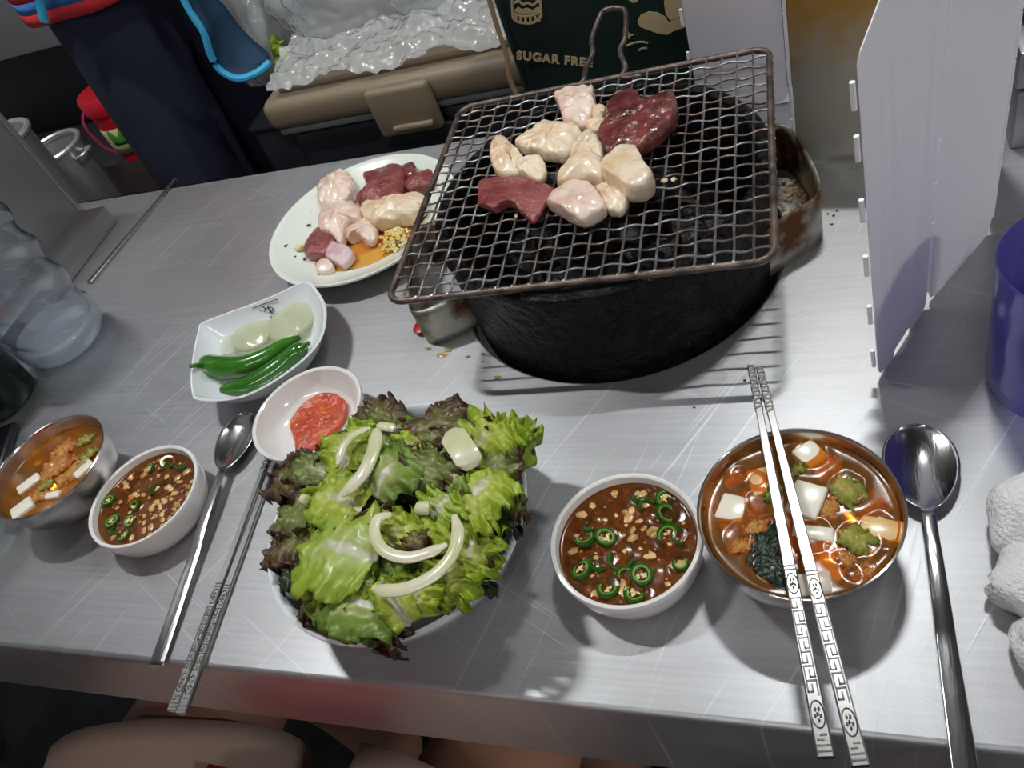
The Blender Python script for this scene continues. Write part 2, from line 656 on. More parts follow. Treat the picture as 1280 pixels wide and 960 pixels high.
# ------------------------------------------------------------------ steel table with a round hole for the brazier
HC, HR = Vector((-16.5, 51.8, 0)), 13.7
TX0, TX1, TY0, TY1 = -150.0, 70.0, 14.5, 74.0
table = thing('steel_table', 'long scratched stainless steel table carrying the meal and the sunken grill', 'table', ((TX0 + TX1) / 2, (TY0 + TY1) / 2, -75))
tl = Vector(((TX0 + TX1) / 2, (TY0 + TY1) / 2, -75))
mb = MB()
n = 96
th_ = .25
ring_o, ring_i = [], []
for k in range(n):
    a = 2 * PI * k / n
    d = Vector((math.cos(a), math.sin(a), 0))
    ts = []
    if d.x > 1e-6: ts.append((TX1 - HC.x) / d.x)
    if d.x < -1e-6: ts.append((TX0 - HC.x) / d.x)
    if d.y > 1e-6: ts.append((TY1 - HC.y) / d.y)
    if d.y < -1e-6: ts.append((TY0 + .35 - HC.y) / d.y)
    ring_o.append(HC + d * min(ts))
    ring_i.append(HC + d * HR)
# snap nearest rays to the corners so that the outline stays a true rectangle
for cx_, cy_ in ((TX0, TY0 + .35), (TX1, TY0 + .35), (TX0, TY1), (TX1, TY1)):
    j = min(range(n), key=lambda k: (ring_o[k] - Vector((cx_, cy_, 0))).length)
    ring_o[j] = Vector((cx_, cy_, 0))
vs, fs = [], []
lip = [HC + (q - HC) * (1 - .012) + Vector((0, 0, -.12)) for q in ring_i]
low = [HC + (q - HC) * (1 - .014) + Vector((0, 0, -2.2)) for q in ring_i]
for R_ in (ring_o, ring_i, lip, low):
    vs += [q - tl for q in R_]
for i in range(3):
    for k in range(n):
        k2 = (k + 1) % n
        fs.append((i * n + k, i * n + k2, (i + 1) * n + k2, (i + 1) * n + k))
mb.add(vs, fs)
mb.build('table_top', M_TABLE, table, smooth=True, auto=30, uv=True)
# folded front apron with a small rolled edge
mb = MB()
prof = [(.35, 0), (.2, -.03), (.08, -.12), (.02, -.3), (0, -.6), (0, -9.7), (.1, -9.9), (.4, -10), (2.0, -10)]
mb.grid(lambda u_, v_: Vector((TX0 + (TX1 - TX0) * u_, TY0 + prof[round(v_ * 8)][0], prof[round(v_ * 8)][1])) - tl, 12, 9)
mb.build('apron', M_TABLE, table, uv=True)
MB().box(((TX0 + TX1) / 2 - tl.x, TY1 - .1 - tl.y, 75 - 5), (TX1 - TX0, .2, 10)).build('back_apron', M_TABLE, table, smooth=False, uv=True)
for sx in (TX0 + 4, TX1 - 4):
    for sy in (TY0 + 5, TY1 - 5):
        MB().rbox((sx - tl.x, sy - tl.y, 37), (4, 4, 74), .4).build('leg', M_SHEET, table)

# ------------------------------------------------------------------ upright steel divider at the left
dv = thing('steel_divider', 'grey upright sheet steel divider with a box foot behind the water bottle', 'divider', (-87, 48, 0))
MB().box((-.6, 0, 21.5), (.35, 41, 41)).build('panel', M_SHEET, dv, bevel=.08)
MB().box((-.6, 20.4, 21.5), (.75, .7, 41)).build('edge_fold', M_SHEET, dv, bevel=.1)
MB().rbox((1.2, 0, 1.25), (5.2, 40.6, 2.5), .15).build('foot', M_SHEET, dv)

# ------------------------------------------------------------------ low steel box behind the windscreen at the right
bx = thing('steel_box', 'low brushed steel box at the right behind the folding windscreen', 'box', (28, 66, 0))
MB().rbox((0, 0, 2.4), (29, 12, 4.8), .2).build('body', M_SHEET, bx)
MB().rbox((0, .4, 6.4), (29.4, 12.2, 3.0), .3).build('lid', M_SHEET, bx)
MB().rbox((0, 2.5, 13.5), (29, 8, 11), .3).build('hood', M_BLACK, bx)
# ------------------------------------------------------------------ brazier hanging in the hole
bz = thing('grill_brazier', 'round black cast iron charcoal brazier sunk into the steel table', 'brazier', (HC.x, HC.y, -10))


def wob(r, z, a):
    return r + .10 * noise.noise(Vector((math.cos(a) * 5, math.sin(a) * 5, z * .5))) * (1 if r > 5 else .3)


prof = [(0, 0), (8, .2), (10.5, 1.6), (12.2, 4.5), (12.9, 8), (13.05, 12), (13.05, 17.2), (13.25, 17.7), (13.2, 18.3), (12.8, 18.55), (12.2, 18.4), (11.9, 17.8),
        (11.8, 12), (11.4, 7), (9, 3), (6, 2.2), (0, 2)]
MB().lathe(prof, 96, wob=wob).build('pot', M_IRON, bz)
# grate ledge inside
MB().lathe([(11.9, 8.4), (11.9, 8.9), (9.8, 8.9), (9.8, 8.4), (11.9, 8.4)], 48, cap=False).build('inner_ledge', M_IRON, bz)


def strap(name, pts, h, z0=.06, lab=None):
    P = curve([(p[0], p[1], 0) for p in pts], 40)
    mb_ = MB()
    mb_.grid(lambda u_, v_: P[round(u_ * 39)] - HC + Vector((0, 0, 10 + z0 + v_ * h)), 40, 6)
    o = mb_.build(name, M_STRAP, bz, solid=.18)
    if lab:
        o['label'] = lab
    # drip plate closing the loop bottom
    return o


strap('handle', [(-27.2, 45.4), (-29.4, 44.0), (-31.4, 43.3), (-32.3, 44.3), (-33.4, 47.6), (-34.4, 51.5), (-34.4, 54.0), (-33.4, 54.9), (-31.6, 54.9), (-29.0, 54.6)], 3.9, lab='rust-stained strap handle')
strap('handle', [(-4.2, 48.0), (-2.6, 49.6), (-1.0, 50.9), (-.35, 52.0), (-.5, 54.2), (-1.4, 57.6), (-2.4, 60.4), (-3.4, 61.2), (-4.6, 60.8), (-6.6, 60.0)], 4.5, lab='rust-stained strap handle')

# charcoal lumps
rc = random.Random(3)
lumps = []
for k in range(46):
    a = rc.random() * 2 * PI
    r = 9.0 * math.sqrt(rc.random())
    s = 1.4 + rc.random() * .9
    lumps.append((r * math.cos(a), r * math.sin(a), s, k))
src = []
for k in range(5):
    mb_ = MB()
    mb_.blob((0, 0, 0), (1.35, .95, .85), 2, .55, 1.5, k + 11)
    o = mb_.build('charcoal_lump', M_COAL, loc=(0, 0, 0))
    src.append(o)
for i, (x, y, s, k) in enumerate(lumps):
    o = src[i] if i < 5 else src[i % 5].copy()
    if i >= 5:
        C.objects.link(o)
    z = -.2 + (.9 if i % 3 == 0 else (0 if i % 3 == 1 else 1.7)) + .03 * i
    o.location = W(HC.x + x, HC.y + y, z)
    o.rotation_euler = (rc.random() * 3, rc.random() * 3, rc.random() * 6)
    o.scale = (s * .9,) * 3
    tag(o, 'black charcoal lump in the brazier under the wire mesh', 'charcoal', 'charcoal lumps in the brazier')

# ------------------------------------------------------------------ wire mesh grate lying on the brazier
MZ = 8.95
ms = thing('wire_grill', 'square crimped wire mesh grate with loop handle lying over the brazier', 'grill grate', (-17.0, 52.35, MZ), math.radians(1.5))
GX, GY = 13.65, 12.75


def rrect(hx, hy, r, n_=8):
    out = []
    for (sx, sy, a0) in ((1, 1, 0), (-1, 1, PI / 2), (-1, -1, PI), (1, -1, 1.5 * PI)):
        for k in range(n_ + 1):
            a = a0 + k / n_ * PI / 2
            out.append(Vector((sx * (hx - r) + r * math.cos(a), sy * (hy - r) + r * math.sin(a), 0)))
    return out


MB().tube(rrect(GX, GY, 1.3), .27, 10, closed=True).build('frame', M_WIRE, ms)
NX, NY = 21, 19
for i in range(NX):
    x = -GX + (i + 1) * 2 * GX / (NX + 1)
    jit = .10 * noise.noise(Vector((i * 1.7, 0, 3)))
    P = []
    for k in range(NY * 6 + 13):
        v = (k - 3) / 6.0
        y = -GY - .12 + (2 * GY + .24) * k / (NY * 6 + 12)
        ph = (y + GY) / (2 * GY) * (NY + 1) * PI + (PI if i % 2 else 0)
        P.append((x + jit + .02 * math.sin(ph) + .06 * noise.noise(Vector((i, y * .3, 0))), y, .06 * math.sin(ph)))
    P[0] = (x + jit, -GY, .30); P[-1] = (x + jit, GY, .30)
    MB().tube(P, .10, 6).build('wire', M_WIREC if i % 4 else M_WIRE, ms)
for j in range(NY):
    y = -GY + (j + 1) * 2 * GY / (NY + 1)
    P = []
    K = NX * 8 + 8
    for k in range(K + 1):
        x = -GX - .3 + (2 * GX + .6) * k / K
        ph = (x + GX) / (2 * GX) * (NX + 1) * PI + (0 if j % 2 else PI)
        P.append((x, y + .015 * math.sin(ph) + .06 * noise.noise(Vector((x * .3, j, 4))), .11 * math.sin(ph)))
    MB().tube(P, .10, 6).build('wire', M_WIRE if j % 3 else M_WIREC, ms)
# loop handle at the back, kinked
hp = [(728, 103), (733, 84), (741, 66), (740, 48), (750, 20), (758, 12), (772, 10), (782, 15), (781, 48), (775, 63), (782, 84), (778, 97)]
hz = [0, .2, .5, .9, 1.6, 1.8, 1.9, 1.7, .9, .6, .2, 0]
inv = Matrix.Rotation(-math.radians(1.5), 3, 'Z')
P = [inv @ (at(a, b, MZ + z) - Vector((-17.0, 52.35, MZ))) for (a, b), z in zip(hp, hz)]
P = [P[0] + Vector((-1.6, -.1, -.15))] + P + [P[-1] + Vector((1.6, -.1, -.15))]
MB().tube(curve(P, 60), .24, 10).build('loop_handle', M_WIRE, ms)

# ------------------------------------------------------------------ folding windscreen: panels joined by hinges
wp = [Vector((2.7, 37.3)), Vector((6.2, 43.9)), Vector((10.9, 50.8)), Vector((12.3, 58.6)), Vector((5.2, 60.9)), Vector((-2.2, 62.0)), Vector((-2.5, 71.4)), Vector((-10.9, 70.6))]
H_ = 25.0
ws = thing('folding_windscreen', 'folding aluminium camping windscreen standing around the right of the grill', 'windscreen', (4, 50, 0))
for i in range(len(wp) - 1):
    a, b = wp[i], wp[i + 1]
    d = (b - a)
    L_ = d.length
    d.normalize()
    nn = Vector((-d.y, d.x))
    lean = -1.3 if i == 0 else 0
    cut0 = 2.2 if i in (0,) else .7
    # outline in panel coordinates (s along, z up)
    out = [(.25, .9), (.5, .35), (1.2, .1), (1.9, 0), (2.3, 0), (2.3, 0.01), (2.6, .55), (L_ - 2.8, .55), (L_ - 2.5, 0), (L_ - 1.0, 0), (L_ - .35, .25), (L_ - .2, .9),
           (L_ - .2, H_ - .8), (L_ - .5, H_ - .2), (L_ - 1.1, H_), (cut0 + .4, H_), (cut0 * .9, H_ - .1), (.5, H_ - cut0 * .75), (.25, H_ - cut0 * 1.0)]
    bm = bmesh.new()
    f_, k_ = [], []
    for (s_, z_) in out:
        le = lean * (z_ / H_) * (1 - s_ / L_)
        q = a + d * s_
        f_.append(bm.verts.new(Vector((q.x - 4 + le + nn.x * .04, q.y - 50 + nn.y * .04, z_)) * .01))
        k_.append(bm.verts.new(Vector((q.x - 4 + le - nn.x * .04, q.y - 50 - nn.y * .04, z_)) * .01))
    bm.faces.new(f_)
    bm.faces.new(list(reversed(k_)))
    for q in range(len(out)):
        q2 = (q + 1) % len(out)
        bm.faces.new((f_[q], k_[q], k_[q2], f_[q2]))
    bmesh.ops.triangulate(bm, faces=[f for f in bm.faces if len(f.verts) > 4])
    bmesh.ops.recalc_face_normals(bm, faces=bm.faces)
    me = bpy.data.meshes.new('panel')
    bm.to_mesh(me)
    bm.free()
    me.materials.append(M_BROWN if i == 4 else M_ALU)
    o = bpy.data.objects.new('panel', me)
    C.objects.link(o)
    o.parent = ws
    if i == 4:
        o['label'] = 'brown heat-stained panel'
for i, q in enumerate(wp):
    lean = -1.3 if i == 0 else 0
    # knuckles along each fold; the free front edge keeps spaced empty barrels
    zs = [1.6, 5.6, 9.6, 13.6, 17.6, 20.6] if i in (0, 7) else [1.4 + 3.05 * k for k in range(7)]
    for k, z in enumerate(zs):
        hh = 1.5 if i in (0, 7) else 2.9
        x0 = q.x - 4 + lean * z / H_ + (-.12 if i == 0 else 0)
        MB().tube([(x0, q.y - 50, z), (x0 + lean * hh / H_, q.y - 50, z + hh)], .15, 8).build('hinge_barrel', M_ALU, ws)
# ------------------------------------------------------------------ bowls, dishes, plate


def bowl(name, label, cat, c, prof, mt, n=72, group=None, wobz=None):
    o = MB().lathe(prof, n).build(name, mt, loc=(c[0], c[1], .02))
    return tag(o, label, cat, group)


def soup_prof(r):
    k = r / 5.36
    return [(a * k, b) for a, b in [(0, .25), (2.4, .25), (2.6, 0), (3.0, 0), (3.2, .3), (4.1, .9), (4.85, 2.0), (5.2, 3.3), (5.34, 4.3), (5.42, 4.42), (5.42, 4.52), (5.34, 4.58), (5.26, 4.5), (5.2, 4.2),
                                    (5.05, 3.2), (4.65, 2.0), (3.9, 1.05), (3.0, .6), (0, .5)]]


SAUCE = [(0, .2), (3.2, .2), (3.4, 0), (3.75, 0), (3.95, .12), (4.25, .7), (4.5, 1.6), (4.6, 2.4), (4.62, 2.65), (4.55, 2.78), (4.42, 2.8), (4.3, 2.72), (4.22, 2.4), (4.1, 1.4), (3.8, .8), (3.2, .55), (0, .5)]
SR, SL = Vector((-11.9, 23.75, 0)), Vector((-50.9, 26.4, 0))
UR, UL = Vector((-2.05, 24.85, 0)), Vector((-60.9, 28.05, 0))
BP = 'pairs of bowls laid out at the two place settings'
bowl('soup_bowl', 'stainless steel bowl of kimchi soup under the chopsticks at the right', 'bowl', UR, soup_prof(5.36), M_BOWL)
bowl('soup_bowl', 'stainless steel bowl of kimchi soup at the left edge of the photo', 'bowl', UL, soup_prof(5.2), M_BOWL)
bowl('sauce_bowl', 'small white bowl of soy sauce dip between the salad and the right soup', 'bowl', SR, SAUCE, M_PORC)
bowl('sauce_bowl', 'small white bowl of soy sauce dip beside the left soup bowl', 'bowl', SL, [(r * 1.04, z) for r, z in SAUCE], M_PORC)
RD = Vector((-38.75, 34.1, 0))
bowl('paste_dish', 'small white round dish holding red chilli paste', 'dish', RD,
     [(0, .2), (2.6, .2), (2.8, 0), (3.2, 0), (3.6, .25), (4.25, 1.1), (4.62, 2.2), (4.72, 2.75), (4.7, 2.9), (4.55, 2.95), (4.4, 2.85), (4.25, 2.2), (3.8, 1.3), (3.1, .75), (2.0, .55), (0, .5)], M_PORC)
SB = Vector((-26.65, 23.95, 0))
bowl('salad_bowl', 'large white bowl heaped with lettuce salad at the front edge of the table', 'bowl', SB,
     [(0, .3), (4.4, .3), (4.6, 0), (5.1, 0), (5.4, .3), (6.9, 1.3), (8.1, 2.8), (8.75, 4.2), (8.95, 4.75), (8.93, 4.9), (8.75, 4.95), (8.55, 4.8), (8.3, 4.1), (7.6, 2.8), (6.5, 1.6), (5.0, .8), (0, .6)], M_MELA, 96)
PC = Vector((-43.5, 59.7, 0))
bowl('meat_plate', 'round off-white speckled plate of raw offal partly under the wire mesh', 'plate', PC,
     [(0, .25), (5.5, .25), (5.8, 0), (6.4, 0), (6.7, .3), (8.6, 1.0), (9.9, 1.75), (10.15, 2.0), (10.1, 2.15), (9.9, 2.15), (9.5, 1.95), (8.4, 1.35), (7.0, .85), (6.0, .7), (0, .62)], M_PLATE, 96)

# square leaf-shaped dish with upturned corners
dish_px = [(253, 403), (285, 391), (318, 379), (350, 366), (374, 354), (386, 352), (397, 363), (407, 381), (408, 402), (402, 424), (385, 446), (355, 470), (325, 488), (300, 498), (270, 502), (246, 500), (240, 494), (238, 470), (242, 438), (247, 415), (249, 406)]
DZ = 3.1
dpts = [at(a, b, DZ) for a, b in dish_px]
DC = Vector((-47.6, 41.6, 0))
O = smooth_poly(dpts, 84)
mb = MB()
rings = [(.0, .25), (.48, .25), (.50, 0), (.58, .0), (.68, .5), (.88, 1.9), (.985, DZ - .12), (1.0, DZ), (.985, DZ + .08), (.965, DZ + .05), (.94, DZ - .25), (.82, 1.7), (.66, .8), (.5, .55), (0, .5)]
vs, fs = [], []
for k, z in rings:
    for q in O:
        p = DC + (Vector((q.x, q.y, 0)) - DC) * k
        vs.append((p.x - DC.x, p.y - DC.y, z))
for i in range(len(rings) - 1):
    for k in range(84):
        k2 = (k + 1) % 84
        fs.append((i * 84 + k, i * 84 + k2, (i + 1) * 84 + k2, (i + 1) * 84 + k))
mb.add(vs, fs)
dish = thing('square_dish', 'white four-cornered dish with black print holding onion and green chillies', 'dish', (DC.x, DC.y, .02))
mb.build('dish_body', M_MELA, dish)
# printed mark inside the far wall: a bracket and brushed characters, following the slope of the wall


def wall_pt(px, py):
    best = None
    for z in [.6 + .05 * i for i in range(50)]:
        q = at(px, py, z)
        k = min(range(84), key=lambda j: (Vector((O[j].x, O[j].y, 0)) - Vector((q.x, q.y, 0))).length)
        dirv = Vector((O[k].x, O[k].y, 0)) - DC
        f = (Vector((q.x, q.y, 0)) - DC).dot(dirv) / dirv.length_squared
        zs = .55 + (f - .5) * 1.6 if f < .66 else (.8 + (f - .66) * 5.6 if f < .82 else 1.7 + (f - .82) * 9.6)
        e = abs(zs - z)
        if best is None or e < best[0]:
            best = (e, q)
    return best[1] - DC + Vector((0, 0, .05))


ink = mat('black_ink', (.012, .012, .012), .4)
mb = MB()
for st in ([(316, 386), (330, 380.5), (346.5, 374.5), (347.5, 377)], [(325, 387), (327, 390)], [(329, 384), (333, 388), (330, 390)], [(335, 383), (337, 389)], [(333, 386), (340, 384)], [(338, 388), (341, 393)],
           [(336, 391), (343, 389)], [(341, 385), (342, 390)], [(339, 396), (340, 399)]):
    mb.tube(curve([wall_pt(*q) for q in st], 6), .055, 5, flat=.5)
mb.build('printed_mark', ink, dish)

# ------------------------------------------------------------------ spoons


def spoon(label, tip, end, wid, blen=6.2):
    tip, end = Vector(tip), Vector(end)
    d = end - tip
    L_ = 22.2
    rz = math.atan2(d.y, d.x)
    t = thing('spoon', label, 'spoon', (tip.x, tip.y, 0.02), rz)

    def hw(x):
        if x < blen:
            q = x / blen
            e = max(0, 1 - abs((q - .46) / (.46 if q < .46 else .54)) ** (2.2 if q < .46 else 1.75))
            return max(.04 if x < .01 else .3, wid / 2 * e ** .55)
        q = (x - blen) / (L_ - blen)
        return .30 + .30 * q + .05 * math.exp(-q * 20)

    def zc(x):
        if x < blen:
            return .70 + .10 * (x / blen)
        q = (x - blen) / (L_ - blen)
        return .80 + .55 * math.sin(min(1, q * 2.2) * PI) * .45 - .62 * q ** .8

    def dep(x):
        if x < blen:
            q = x / blen
            return .66 * math.sin(PI * min(1, q * 1.02)) ** .6
        return -.05

    def mk(xa, xb, nu, name):
        def fn(u_, v_):
            x = xa + (xb - xa) * u_
            t_ = v_ * 2 - 1
            return Vector((x, t_ * hw(x), max(.03, zc(x) - dep(x) * (1 - t_ * t_))))
        MB().grid(fn, nu, 21).build(name, M_STEEL, t, solid=.11, offset=1)
    mk(0, blen + .25, 40, 'spoon_bowl')
    mk(blen + .1, L_, 40, 'handle')
    return t


spoon('large steel spoon lying right of the right soup bowl', (4.55, 33.3, 0), (5.05, 11.2, 0), 4.15)
spoon('steel spoon lying between the left sauce bowl and the flat chopsticks', (-47.0, 36.1, 0), (-44.2, 14.1, 0), 3.7)

# ------------------------------------------------------------------ chopsticks


def chopstick(label, tip, end, z, group, pattern=True, tilt=0):
    tip, end = Vector((*tip, 0)), Vector((*end, 0))
    d = end - tip
    L_ = d.length
    t = thing('chopstick', label, 'chopstick', (tip.x, tip.y, z), math.atan2(d.y, d.x), group)
    t.rotation_euler[1] = tilt

    def w(x):
        q = x / L_
        return .17 + .22 * q ** .9

    def h(x):
        return .17 + .02 * x / L_
    xs = [.0, .04] + [L_ * k / 40 for k in range(1, 40)] + [L_ - .03, L_]
    vs, fs = [], []
    for i, x in enumerate(xs):
        k = .75 if i in (0, len(xs) - 1) else 1
        a, b = w(x) * k, h(x) * k
        for (yy, zz) in ((-1, -.6), (-.8, -1), (.8, -1), (1, -.6), (1, .6), (.8, 1), (-.8, 1), (-1, .6)):
            vs.append((x, yy * a, zz * b + .2))
    for i in range(len(xs) - 1):
        for k in range(8):
            k2 = (k + 1) % 8
            fs.append((i * 8 + k, i * 8 + k2, (i + 1) * 8 + k2, (i + 1) * 8 + k))
    fs.append(tuple(range(8)))
    fs.append(tuple(reversed([(len(xs) - 1) * 8 + k for k in range(8)])))
    MB().add(vs, fs).build('shaft', M_CHOP, t, auto=25)
    # gripping ridges at the tip
    mb_ = MB()
    for k in range(12):
        x = .15 + k * .30
        mb_.box((x, 0, .2), (.14, w(x) * 2 + .07, h(x) * 2 + .07), ry=0, rz=.35 if k % 2 else -.35)
    mb_.build('tip_ridges', M_ENGR, t, smooth=False)
    if pattern:
        mb_ = MB()
        x0 = L_ * .60
        zt = .2 + h(L_) + .012

        def bar(xa, ya, xb, yb):
            mb_.box(((xa + xb) / 2, (ya + yb) / 2, zt), (abs(xb - xa) + .07, abs(yb - ya) + .07, .05))

        def ring(x, s):
            P = [(x + .62 * s * math.cos(a), .30 * s * math.sin(a), zt) for a in [2 * PI * k / 20 for k in range(20)]]
            mb_.tube(P, .035, 5, closed=True)
            for k in range(5):
                a = 2 * PI * k / 5
                mb_.blob((x + .28 * s * math.cos(a), .13 * s * math.sin(a), zt), (.12 * s, .07 * s, .045), 1, 0)
            mb_.blob((x, 0, zt), (.12, .07, .055), 1, 0)
        for e in (x0, x0 + .22, L_ - .25, L_ - .5):
            bar(e, -.26, e, .26)
        bar(L_ - .75, -.2, L_ - .75, .05)
        bar(L_ - .95, -.05, L_ - .95, .2)
        ring(x0 + 1.0, .9)
        ring(L_ - 1.85, 1.0)
        xa, xb = x0 + 1.8, L_ - 2.7
        nc = 7
        for k in range(nc):
            c0 = xa + (xb - xa) * k / nc
            l_ = (xb - xa) / nc
            yy = .22
            s = 1 if k % 2 else -1
            bar(c0, s * yy, c0 + l_ * .75, s * yy)
            bar(c0 + l_ * .75, s * yy, c0 + l_ * .75, 0)
            bar(c0 + l_ * .3, 0, c0 + l_ * .75, 0)
            bar(c0, -s * yy, c0 + l_ * .95, -s * yy)
            bar(c0, -s * yy, c0, s * yy)
        mb_.build('engraving', M_ENGR, t, smooth=False)
    return t


CT = 4.62
chopstick('left one of the engraved steel chopsticks laid across the right soup bowl', (-4.75, 35.0), (-.95, 11.9), CT, 'chopsticks across the right soup bowl')
chopstick('right one of the engraved steel chopsticks laid across the right soup bowl', (-4.2, 34.7), (.45, 11.7), CT, 'chopsticks across the right soup bowl')
chopstick('left one of the flat steel chopsticks lying left of the salad bowl', (-43.15, 34.0), (-41.2, 11.4), .0, 'chopsticks beside the salad bowl')
chopstick('right one of the flat steel chopsticks lying left of the salad bowl', (-42.35, 33.9), (-40.4, 11.3), .0, 'chopsticks beside the salad bowl')
chopstick('single steel chopstick lying by the divider with its tip over the back edge', (-77.7, 75.6), (-79.7, 56.5), .0, None, pattern=False)

# ------------------------------------------------------------------ violet tumbler
M_VIOLET = clear_mat('violet_plastic', (.55, .52, .90), (.22, .19, .55), .35, .12, ior=1.5)
o = MB().lathe([(0, .35), (3.3, .35), (3.4, 0), (3.75, 0), (3.9, .4), (4.1, 5.6), (4.25, 9.6), (4.3, 9.9), (4.22, 10), (4.1, 9.8), (3.95, 5.6), (3.7, .9), (0, .8)], 72).build('tumbler', M_VIOLET, loc=(12.75, 37.0, .02))
tag(o, 'violet see-through plastic tumbler at the right edge beside the windscreen', 'cup')

# ------------------------------------------------------------------ water bottle with spiral ribs
M_PET = clear_mat('clear_pet', (.93, .95, .97), (.85, .88, .92), .06, .04, ior=1.6, bump=.12, bscale=60, gloss=2.2)
M_WATER = clear_mat('water', (.90, .93, .96), (.8, .85, .9), .05, .02, ior=1.25)
wbp = (-76.3, 47.2, .02)
wb = thing('water_bottle', 'large clear plastic water bottle with spiral ribs at the left', 'bottle', wbp)
WR = 4.7


def bw(r, z, a):
    if r < 2.5:
        return r
    env = sst(1.5, 3.5, z) * (1 - sst(22, 24, z))
    return r + .27 * env * math.sin(a * 4 + z * 1.55) - .05 * env


pr = [(0, .5), (1.5, .45), (2.6, .2), (3.6, 0), (4.25, .25), (4.6, .8), (WR, 1.5)] + [(WR, 1.5 + .3 * k) for k in range(1, 76)] + [(4.5, 25), (3.8, 27.2), (2.7, 29), (1.7, 30.2), (1.45, 31), (1.45, 33)]
MB().lathe(pr, 96, wob=bw, cap=False).build('bottle_wall', M_PET, wb)
MB().lathe([(0, .3), (2.2, .25), (3.4, .1), (4.1, .3), (4.5, .9), (4.58, 1.7), (4.5, 2.3), (4.3, 2.5), (3.4, 1.4), (0, 1.1)], 64).build('bottle_base', clear_mat('thick_pet', (.85, .88, .90), (.85, .88, .92), .5, .08, ior=1.6, bump=.4, bscale=60), wb)
pw = [(0, .8), (2.4, .6), (3.5, .4), (4.2, .7), (4.42, 1.5)] + [(4.42, 1.5 + .6 * k) for k in range(1, 32)] + [(0, 20.2)]
MB().lathe(pw, 48, wob=lambda r, z, a: r + (.14 * sst(2, 4, z) * math.sin(a * 4 + z * 1.55) if r > 3.9 else 0)).build('water', M_WATER, wb)
MB().lathe([(0, 34.6), (1.7, 34.6), (1.75, 34.4), (1.75, 32.4), (1.5, 32.4)], 32).build('cap', M_WHITE, wb)

# dark green glass bottle
M_DKGLASS = mat('dark_green_glass', (.003, .010, .006), .08, 0, spec=.3)
db = thing('glass_bottle', 'dark green glass bottle at the left edge below the water bottle', 'bottle', (-79.6, 39.2, .02))
MB().lathe([(0, .4), (2.6, .3), (3.0, 0), (3.35, 0), (3.6, .5), (3.65, 2), (3.65, 13), (3.3, 15), (2.0, 17.8), (1.35, 20), (1.3, 24), (1.55, 24.2), (1.55, 25), (0, 25)], 64).build('glass_body', M_DKGLASS, db)
MB().lathe([(3.66, 5), (3.7, 5.1), (3.7, 11), (3.66, 11.1)], 64, cap=False).build('paper_label', mat('dark_label', (.03, .03, .04), .5), db)

# black pouch / phone at the left edge
kp = thing('black_phone', 'black phone lying flat at the left edge beside the dark bottle', 'phone', (-76.6, 31.2, .02), math.radians(24))
MB().rbox((0, 0, .45), (7.4, 7.0, .85), .3).build('phone_body', M_BLACK, kp)
MB().rbox((0, 0, .895), (6.8, 6.4, .05), .02).build('screen', mat('phone_glass', (.01, .01, .012), .05), kp)

# clear drinking glass, mostly out of frame
o = MB().lathe([(0, .7), (2.3, .7), (2.5, 0), (3.0, 0), (3.25, .4), (3.6, 9.4), (3.5, 9.5), (3.4, 9.3), (2.9, 1.3), (0, 1.1)], 48, wob=lambda r, z, a: r + (.06 * math.sin(a * 12) if r > 2.9 and z < 3 else 0)).build(
    'drinking_glass', clear_mat('clear_glass', (.94, .95, .95), (.9, .9, .9), .10, .03, ior=1.5), loc=(-68.7, 23.2, .02))
tag(o, 'clear drinking glass at the far left edge below the left soup bowl', 'glass')

# ------------------------------------------------------------------ crumpled white towel
M_TOWEL = mat('white_terry', (.80, .79, .77), .95, 0, bump=.9, bscale=420, bdist=.003)


def lobe(mb_, c, r, seed, rz=0):
    bm = bmesh.new()
    bmesh.ops.create_icosphere(bm, subdivisions=4, radius=1)
    bm.verts.index_update()
    vs_ = []
    for q_ in bm.verts:
        p_ = q_.co
        f_ = noise.noise(Vector((p_.x * .8, p_.y * 1.7, p_.z * .9)) + Vector((seed, 0, 0)))
        g_ = noise.noise(p_ * 2.2 + Vector((0, seed, 0)))
        k_ = 1 + .20 * f_ + .06 * g_ - .12 * max(0, .12 - abs(f_)) / .12
        v_ = Matrix.Rotation(rz, 3, 'Z') @ Vector((p_.x * r[0] * k_, p_.y * r[1] * k_, p_.z * r[2] * k_)) + Vector(c)
        v_.z = max(.04, v_.z)
        vs_.append(v_)
    fs_ = [tuple(q_.index for q_ in f.verts) for f in bm.faces]
    bm.free()
    mb_.add(vs_, fs_)


mb = MB()
lobe(mb, (-.3, 4.0, 1.7), (4.2, 3.4, 2.3), 1, .4)
lobe(mb, (-.6, .2, 1.5), (4.6, 2.9, 2.2), 5, -.1)
lobe(mb, (-.2, -3.4, 1.3), (4.2, 2.7, 1.9), 9, -.35)
lobe(mb, (2.8, .5, 1.8), (3.2, 6.0, 2.4), 12, 0)
o = mb.build('hand_towel', M_TOWEL, loc=(12.0, 22.2, 0), auto=180)
tag(o, 'crumpled white terry towel at the right edge of the table', 'towel')
# ------------------------------------------------------------------ offal on the mesh (outlines traced, laid on the wires)
M_LIVER = mat('raw_liver', (.20, .036, .036), .24, 0, (.34, .105, .095), 60, (.42, .72), bump=1.0, bscale=240, coat=.6, sss=.06)
M_LIVERC = mat('seared_liver', (.075, .016, .014), .24, 0, (.21, .045, .04), 60, (.36, .66), bump=1.0, bscale=170, coat=.6)
M_OFFAL = mat('pale_offal', (.70, .46, .25), .26, 0, (.88, .72, .54), 48, (.32, .58), bump=.9, bscale=110, coat=.35, sss=.12)
M_OFFALP = mat('pink_offal', (.72, .46, .36), .22, 0, (.88, .70, .59), 48, (.34, .60), bump=.8, bscale=120, coat=.4, sss=.12)
GT = MZ + .25


